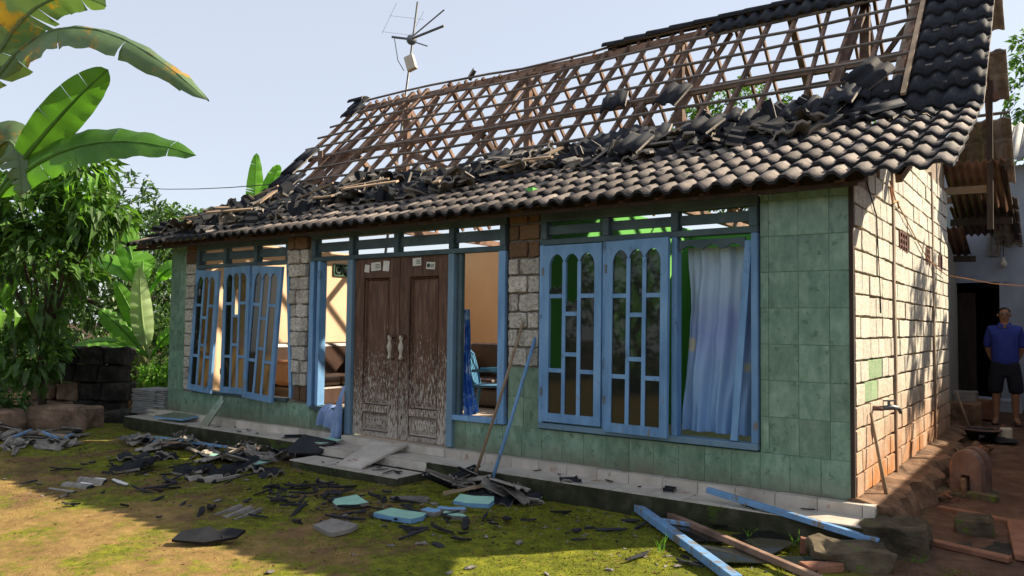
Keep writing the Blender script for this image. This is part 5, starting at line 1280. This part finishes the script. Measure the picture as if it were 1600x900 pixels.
def tree(name, label, base, top, blobs, n, L_, w_, m, r=.12, cat='tree', group=None, **k):
    t = empty(name, base, label, cat, group)
    obj('trunk', limbs(V(base)-V((0, 0, .1)), top, blobs, r), 'bark', t, sm=True)
    o = obj('crown', crown(blobs, n, L_, w_, **k), m, t); o['kind'] = 'stuff'
    return t
# near tree on the left edge, with its largest leaves as leaves of their own
B1 = [((-11.3, -1.1, 2.7), .75), ((-10.75, -.75, 3.45), .55), ((-11.6, -1.4, 3.5), .75), ((-11.6, -1.15, 1.95), .5), ((-12.0, -1.4, 1.95), .7), ((-10.75, -.6, 3.1), .35), ((-11.4, -1.2, 1.25), .5), ((-10.9, -.85, 4.1), .4), ((-12.1, -1.8, 2.8), .8), ((-12.1, -1.6, 4.0), .6)]
nt_ = tree('broadleaf_tree', 'dense dark broadleaf tree at the left edge before the stone ruin', (-11.6, -.9, .15), (-11.5, -1.0, 1.7), B1, 4800, .28, .125, 'leaf_mid', .07, droop=.4, bunch=6, shell=.35)
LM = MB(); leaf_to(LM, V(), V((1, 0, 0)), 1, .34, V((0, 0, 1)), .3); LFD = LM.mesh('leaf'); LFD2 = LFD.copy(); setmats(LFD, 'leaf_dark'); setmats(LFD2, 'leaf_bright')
for i in range(290):
    c, r = R.choice(B1)[:2]; c = V(c)
    d0 = (CAM-c).normalized(); v = (rv()+d0*.8).normalized()*r*R.uniform(.75, 1.1); p = c+v
    dd = (v.normalized()*.5+rv()*.7+V((0, 0, -.75))).normalized()
    q = dd.to_track_quat('X', 'Z').to_matrix().to_4x4(); s_ = R.uniform(.2, .34)
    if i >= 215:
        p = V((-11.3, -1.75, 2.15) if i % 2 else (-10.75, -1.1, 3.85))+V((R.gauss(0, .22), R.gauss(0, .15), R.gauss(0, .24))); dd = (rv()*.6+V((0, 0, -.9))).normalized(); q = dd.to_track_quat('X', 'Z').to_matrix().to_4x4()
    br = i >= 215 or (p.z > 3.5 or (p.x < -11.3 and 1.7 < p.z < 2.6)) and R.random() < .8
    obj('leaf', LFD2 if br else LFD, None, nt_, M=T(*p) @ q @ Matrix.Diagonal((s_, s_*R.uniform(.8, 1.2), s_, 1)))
# banana plants
def banana_leaf(parent, p0, p1, p2, W, nrm, m, seed=0, tears=.25, fold=.35, petiole=.16, rag=0):
    rr = random.Random(seed); p0, p1, p2 = V(p0), V(p1), V(p2); c = p1*2-p0*.5-p2*.5; n_ = 34; mb = MB(); nrm = V(nrm)
    def P_(t): return p0*(1-t)**2+c*2*t*(1-t)+p2*t*t
    def F_(t):
        d = (P_(min(1, t+.01))-P_(max(0, t-.01))).normalized(); s_ = d.cross(nrm).normalized(); return d, s_, s_.cross(d)
    def wd(t):
        if t < petiole: return 0
        u = (t-petiole)/(1-petiole); return W*max(0, math.sin(math.pi*min(1, u**.8)))**.55
    mb.tube([P_(k/12) for k in range(13)], [.035*(1-.85*k/12) for k in range(13)], 6)
    for sd in (-1, 1):
        i = int(petiole*n_)
        while i < n_:
            ln = rr.randint(1, 3) if rr.random() < tears else rr.randint(4, 9)
            j = min(n_, i+ln); dr = rr.gauss(0, .09)*(1 if tears > .3 else .12)+fold; cut = rr.uniform(.75, 1.0) if rag else 1
            gap = rr.uniform(.02, .16) if ln < 4 else rr.choice((0, 0, 0, .05))
            o_ = len(mb.v)
            for q in range(i, j+1):
                t = q/n_; te = t
                sh = gap/n_ if q == i else -gap/n_ if (q == j and j < n_) else 0
                d, s_, nn = F_(te); w_ = wd(te)*(cut if sd == 1 else 1)
                wob = .02*math.sin(q*1.7+seed)
                for k in range(4):
                    f = k/3; a = dr*f
                    mb.v.append(tuple(P_(te+sh*f*2.2)+s_*sd*w_*f*math.cos(a)-nn*(w_*f*math.sin(a)+wob*f)+d*w_*f*.18))
            for q in range(j-i):
                for k in range(3):
                    a = o_+q*4+k; mb.f.append((a, a+1, a+5, a+4)); mb.mi.append(0)
            i = j
    return obj('leaf', mb, m, parent, sm=True)
bp_ = empty('banana_plant', (-9.75, -2.8, .15), 'tall banana plant at the left edge with drooping torn leaves', 'banana plant')
obj('stem', MB().tube([(-9.8, -2.85, .05), (-9.75, -2.82, 1.5), (-9.65, -2.8, 3.0), (-9.6, -2.85, 3.9)], [.16, .14, .11, .05], 12), 'banana_stem', bp_, sm=True)
cv = (CAM-V((-8, -2, 4))).normalized()
banana_leaf(bp_, (-9.62, -2.85, 3.6), (-8.45, -2.35, 5.22), (-6.66, -1.4, 4.3), .36, cv*.75+V((0, 0, .9)), 'banana_leaf_grey', 3, .5, .55, .2, 1)
banana_leaf(bp_, (-9.6, -2.8, 2.7), (-8.55, -2.35, 3.98), (-7.8, -2.0, 4.72), .24, cv*1.0+V((.3, 0, .2)), 'banana_leaf', 5, .05, .12, .3)
banana_leaf(bp_, (-9.6, -2.8, 2.6), (-8.4, -2.25, 3.75), (-6.98, -1.34, 3.72), .27, cv*.8+V((0, 0, .55)), 'banana_leaf', 8, .15, .2, .22)
banana_leaf(bp_, (-9.62, -2.85, 3.8), (-8.9, -2.5, 5.42), (-8.0, -1.95, 5.55), .34, cv*.8+V((0, 0, -.5)), 'banana_leaf_grey', 9, .45, .2, .2, 1)
banana_leaf(bp_, (-9.6, -2.8, 3.0), (-9.0, -2.6, 3.9), (-8.75, -2.5, 3.2), .3, cv+V((0, 0, .2)), 'banana_leaf_grey', 12, .6, .5, .2, 1)
banana_leaf(bp_, (-9.6, -2.8, 3.3), (-10.2, -3.2, 4.9), (-10.9, -3.7, 4.6), .34, V((0, -.5, 1)), 'banana_leaf', 14, .4, .3, .2)
def banana(base, h, leaves, label, r=.08):
    t = empty('banana_plant', base, label, 'banana plant'); b = V(base)
    obj('stem', MB().tube([b-V((0, 0, .1)), b+V((0, 0, h*.5)), b+V((.03, 0, h))], [r, r*.85, r*.5], 10), 'banana_stem', t, sm=True)
    for k, (p1, p2, W, nrm, m) in enumerate(leaves): banana_leaf(t, b+V((.02, 0, h*.85)), p1, p2, W, nrm, m, 30+k, .12, .18, .18)
cw = (CAM-V((-12.6, 1.2, 1.5))).normalized()
banana((-12.6, 1.3, .25), .95, [((-12.6, 1.15, 1.75), (-12.5, 1.0, 2.75), .2, cw+V((.4, 0, 0)), 'banana_leaf_pale'), ((-12.85, .9, 1.6), (-13.1, .6, 1.95), .2, cw+V((0, 0, .5)), 'banana_leaf_bright'),
                                ((-12.9, .8, 1.35), (-13.35, .3, 1.3), .17, cw*.6+V((0, 0, .8)), 'banana_leaf_bright'), ((-12.8, 1.1, 1.8), (-13.0, .8, 2.5), .18, cw+V((-.3, 0, .2)), 'banana_leaf_bright'), ((-12.3, 1.5, 1.5), (-12.0, 1.6, 1.5), .16, cw+V((0, 0, .5)), 'banana_leaf_bright')],
       'young banana plant with one pale upright leaf left of the house', .06)
banana((-13.4, 1.6, .25), 2.2, [((-13.3, 1.5, 2.9), (-13.1, 1.4, 2.55), .22, cw+V((0, 0, .4)), 'banana_leaf_bright'), ((-13.6, 1.4, 3.1), (-13.75, 1.3, 3.95), .24, cw+V((.3, 0, .1)), 'banana_leaf_bright'), ((-12.9, 1.9, 2.8), (-12.4, 2.0, 2.1), .2, cw+V((0, 0, .4)), 'banana_leaf_bright'), ((-14.0, 1.2, 2.9), (-14.6, .8, 2.6), .22, cw+V((0, 0, .5)), 'banana_leaf_bright')],
       'bright green banana plant half hidden behind the left eave tip')
banana((-13.1, 3.9, .3), 3.2, [((-13.08, 3.85, 4.3), (-13.0, 3.8, 5.45), .2, cw, 'banana_leaf_bright'), ((-12.85, 4.0, 4.4), (-12.6, 4.1, 5.2), .2, cw+V((.4, 0, 0)), 'banana_leaf_bright'), ((-13.6, 3.5, 4.0), (-14.2, 3.2, 4.1), .24, cw+V((0, 0, .6)), 'banana_leaf_bright')],
       'banana plant whose leaf tips rise behind the left roof edge')
# trees behind
tree('shade_tree', 'dark dense tree behind the young banana left of the house', (-16.2, 2.9, .3), (-16.2, 2.9, 2.2), [((-16.3, 2.9, 3.0), 1.9), ((-15.4, 3.4, 2.2), 1.3), ((-17.6, 2.2, 3.4), 1.8), ((-16.5, 2.5, 4.2), 1.3), ((-18.5, 1.5, 2.2), 1.6)], 7000, .24, .09, 'leaf_dark', .16)
tree('shade_tree', 'mid green tree beyond the near tree at the far left', (-19.5, -.5, .3), (-19.5, -.5, 2.4), [((-19.5, -.4, 3.4), 2.2), ((-18.5, .6, 2.3), 1.6), ((-20.7, -1.5, 2.6), 1.9), ((-19.4, -.3, 5.0), 1.5)], 6000, .28, .1, 'leaf_mid', .18)
tree('shade_tree', 'pale green tree top showing above the left roof end', (-24, 8.6, .4), (-24, 8.6, 3.4), [((-24, 8.6, 4.2), 1.9), ((-22.6, 8.0, 4.4), 1.1), ((-25.5, 9.6, 4.8), 1.6), ((-23, 8.3, 3), 1.9)], 6000, .26, .12, 'leaf_mid', .18)
tree('shade_tree', 'far tree filling the gap between left eave and near tree', (-23.5, 4.6, .4), (-23.5, 4.6, 2.5), [((-23.4, 4.8, 3.2), 2.0), ((-21.6, 5.6, 2.2), 1.6), ((-24.8, 3.6, 3.4), 2.0), ((-22.5, 4.9, 1.3), 1.7)], 6000, .28, .11, 'leaf_mid', .18)
tree('shade_tree', 'green tree seen through the bare rafters at upper centre', (-6.3, 15.2, .5), (-6.3, 15.2, 5.0), [((-6.2, 15.0, 7.75), 1.25), ((-7.2, 14.5, 7.3), 1.0), ((-5.1, 15.7, 7.3), 1.0), ((-6.4, 15.2, 6.2), 1.4), ((-3.3, 14.9, 7.2), .6)], 7000, .2, .1, 'leaf_mid', .2)
tree('shade_tree', 'backlit tree rising over the cement house at the right edge', (1.6, 14.5, .5), (1.6, 14.5, 4.5), [((1.2, 14.3, 7.1), 1.1), ((.55, 14.2, 5.9), .8), ((2.4, 14.7, 6.4), 1.6), ((2.4, 14.6, 8.6), 1.4), ((.9, 14.8, 8.3), .6), ((1.3, 14.3, 5.1), 1.1)], 6000, .2, .09, 'leaf_mid', .2)
tree('alley_tree', 'leafy tree beyond the added shade wall that dapples the side wall', (4.2, 6.0, .3), (4.1, 6.0, 3.6), [((3.9, 7.7, 6.4), .7), ((4.0, 9.0, 5.5), .6)], 1200, .22, .1, 'leaf_mid', .15)
# trees across the lane, mirrored in the window panes
for k, (x, y) in enumerate(((-6.5, -17), (-1.0, -19), (4.5, -16), (-13, -15))):
    tree('lane_tree', ('broad dark tree across the lane, mirrored in the left panes', 'tall dark tree across the lane, mirrored in the middle panes', 'dark tree across the lane by its right end', 'dark tree across the lane by its far left end')[k], (x, y, .1), (x, y, 2.6),
         [((x, y, 4.2), 2.4), ((x+1.6, y+.6, 3.2), 1.7), ((x-1.7, y-.4, 3.4), 1.8), ((x, y, 1.6), 1.6)], 2500, .4, .17, 'leaf_dark', .2)
# bushes and undergrowth
def bush(c, r, n, L_, w_, m, lab, sq=.7):
    t = empty('bush', (c[0], c[1], gz(c[0], c[1])), lab, 'bush')
    bl = [((c[0]+R.uniform(-.4, .4)*r, c[1]+R.uniform(-.4, .4)*r, c[2]+R.uniform(-.2, .3)*r), r*R.uniform(.5, .8), sq) for _ in range(4)]
    obj('branches', limbs((c[0], c[1], gz(c[0], c[1])-.05), (c[0], c[1], c[2]), bl, .02), 'bark', t)
    o = obj('foliage', crown(bl, n, L_, w_, shell=.3), m, t); o['kind'] = 'stuff'
for c, r, n, L_, w_, m, lab in (((-12.0, 1.1, .75), .5, 900, .12, .045, 'leaf_bright', 'light green leafy bush between the stone ruin and the tile stack'), ((-12.9, 2.2, 1.0), .8, 1100, .14, .06, 'leaf_mid', 'mid green bush at the left house corner behind the tiles'),
                                ((-14.3, 1.5, .9), .9, 1300, .16, .06, 'leaf_dark', 'dark bush behind the stone ruin'), ((-13.9, 2.9, 1.6), 1.0, 1300, .16, .06, 'leaf_mid', 'tall bush behind the young banana plant'), ((-15.4, -.3, 1.2), 1.2, 1500, .18, .07, 'leaf_dark', 'large dark bush behind the near tree'),
                                ((-17.2, -2.0, 1.2), 1.4, 1500, .2, .08, 'leaf_dark', 'dark bush at the far left behind the banana'), ((-12.2, -.6, .55), .45, 700, .13, .05, 'leaf_dark', 'low shrub at the foot of the near tree'), ((-11.35, -1.6, .5), .4, 600, .13, .05, 'leaf_dark', 'low shrub growing over the pinkish ruin stones'),
                                ((-14.8, 3.6, 1.2), 1.2, 1400, .18, .07, 'leaf_mid', 'bush filling the gap behind the left front wall')):
    bush(c, r, n, L_, w_, m, lab)
mb = MB()
for i in range(420):
    x = R.uniform(-12.4, -11.0); y = R.uniform(.2, 1.6); z_ = gh(x, y)+R.random()*.12
    leaf_to(mb, V((x, y, z_)), rv()+V((0, 0, .2)), R.uniform(.1, .2), .06, None, .2)
obj('fallen_leaves', mb, 'dry_leaf', kind='stuff', label='dry brown leaves heaped beside the tile stack', cat='leaves')
for k, (x, y) in enumerate(((-1.0, -1.35), (-.62, -.6), (-.3, -.55))):
    gt = MB()
    for i in range(7 if k else 12): leaf_to(gt, V((x+R.gauss(0, .015), y+R.gauss(0, .015), gh(x, y))), V((R.gauss(0, .35), R.gauss(0, .35), 1)), R.uniform(.08, .2), .006, None, .1)
    obj('grass_tuft', gt, 'leaf_bright', label=('short grass tuft at the edge of the sunlit moss', 'tall grass blades under the porch beside the fallen casement', 'grass tuft beside the upright terracotta stub')[k], cat='grass tuft')
# stone ruin at the left
ru = empty('stone_ruin', (-11.6, -.3, .15), 'blackened ruin of stacked stone blocks behind the yard at left', 'stone wall')
ux = V((.75, .55, 0)).normalized()
for r in range(4):
    for c in range(4):
        if (r == 3 and c < 1): continue
        w_, h_ = .36, .29
        p = V((-12.45, -.75, .15))+ux*(c+.5*(r % 2)*.4)*.38
        me = rough_box(w_+R.uniform(-.03, .03), .4, h_-.015, .045, 2, r*7+c, .02, 4); setmats(me, 'black_stone' if c > 1 or r > 1 else 'pink_stone')
        obj('stone_block', me, None, ru, M=T(p.x+ux.x*.19, p.y+ux.y*.19, .16+h_*(r+.5)) @ RZ(36+R.gauss(0, 3)))
for x, y, sx, sy, sz, rz, lab in ((-10.75, -1.0, .95, .42, .36, 30, 'long weathered pinkish stone block lying before the ruin'), (-11.1, -1.75, .6, .4, .36, 26, 'square pinkish stone block at the left edge under the tree'), (-10.85, -.15, .5, .3, .2, 40, 'dark low stone lying between the ruin and the tile stack')):
    me = rough_box(sx, sy, sz, .06, 3, x, .03, 3.5); setmats(me, 'pink_stone' if sz > .3 else 'black_stone')
    obj('fallen_stone', me, None, None, M=gset(x, y, sz/2-.03) @ RZ(rz), label=lab, cat='stone')
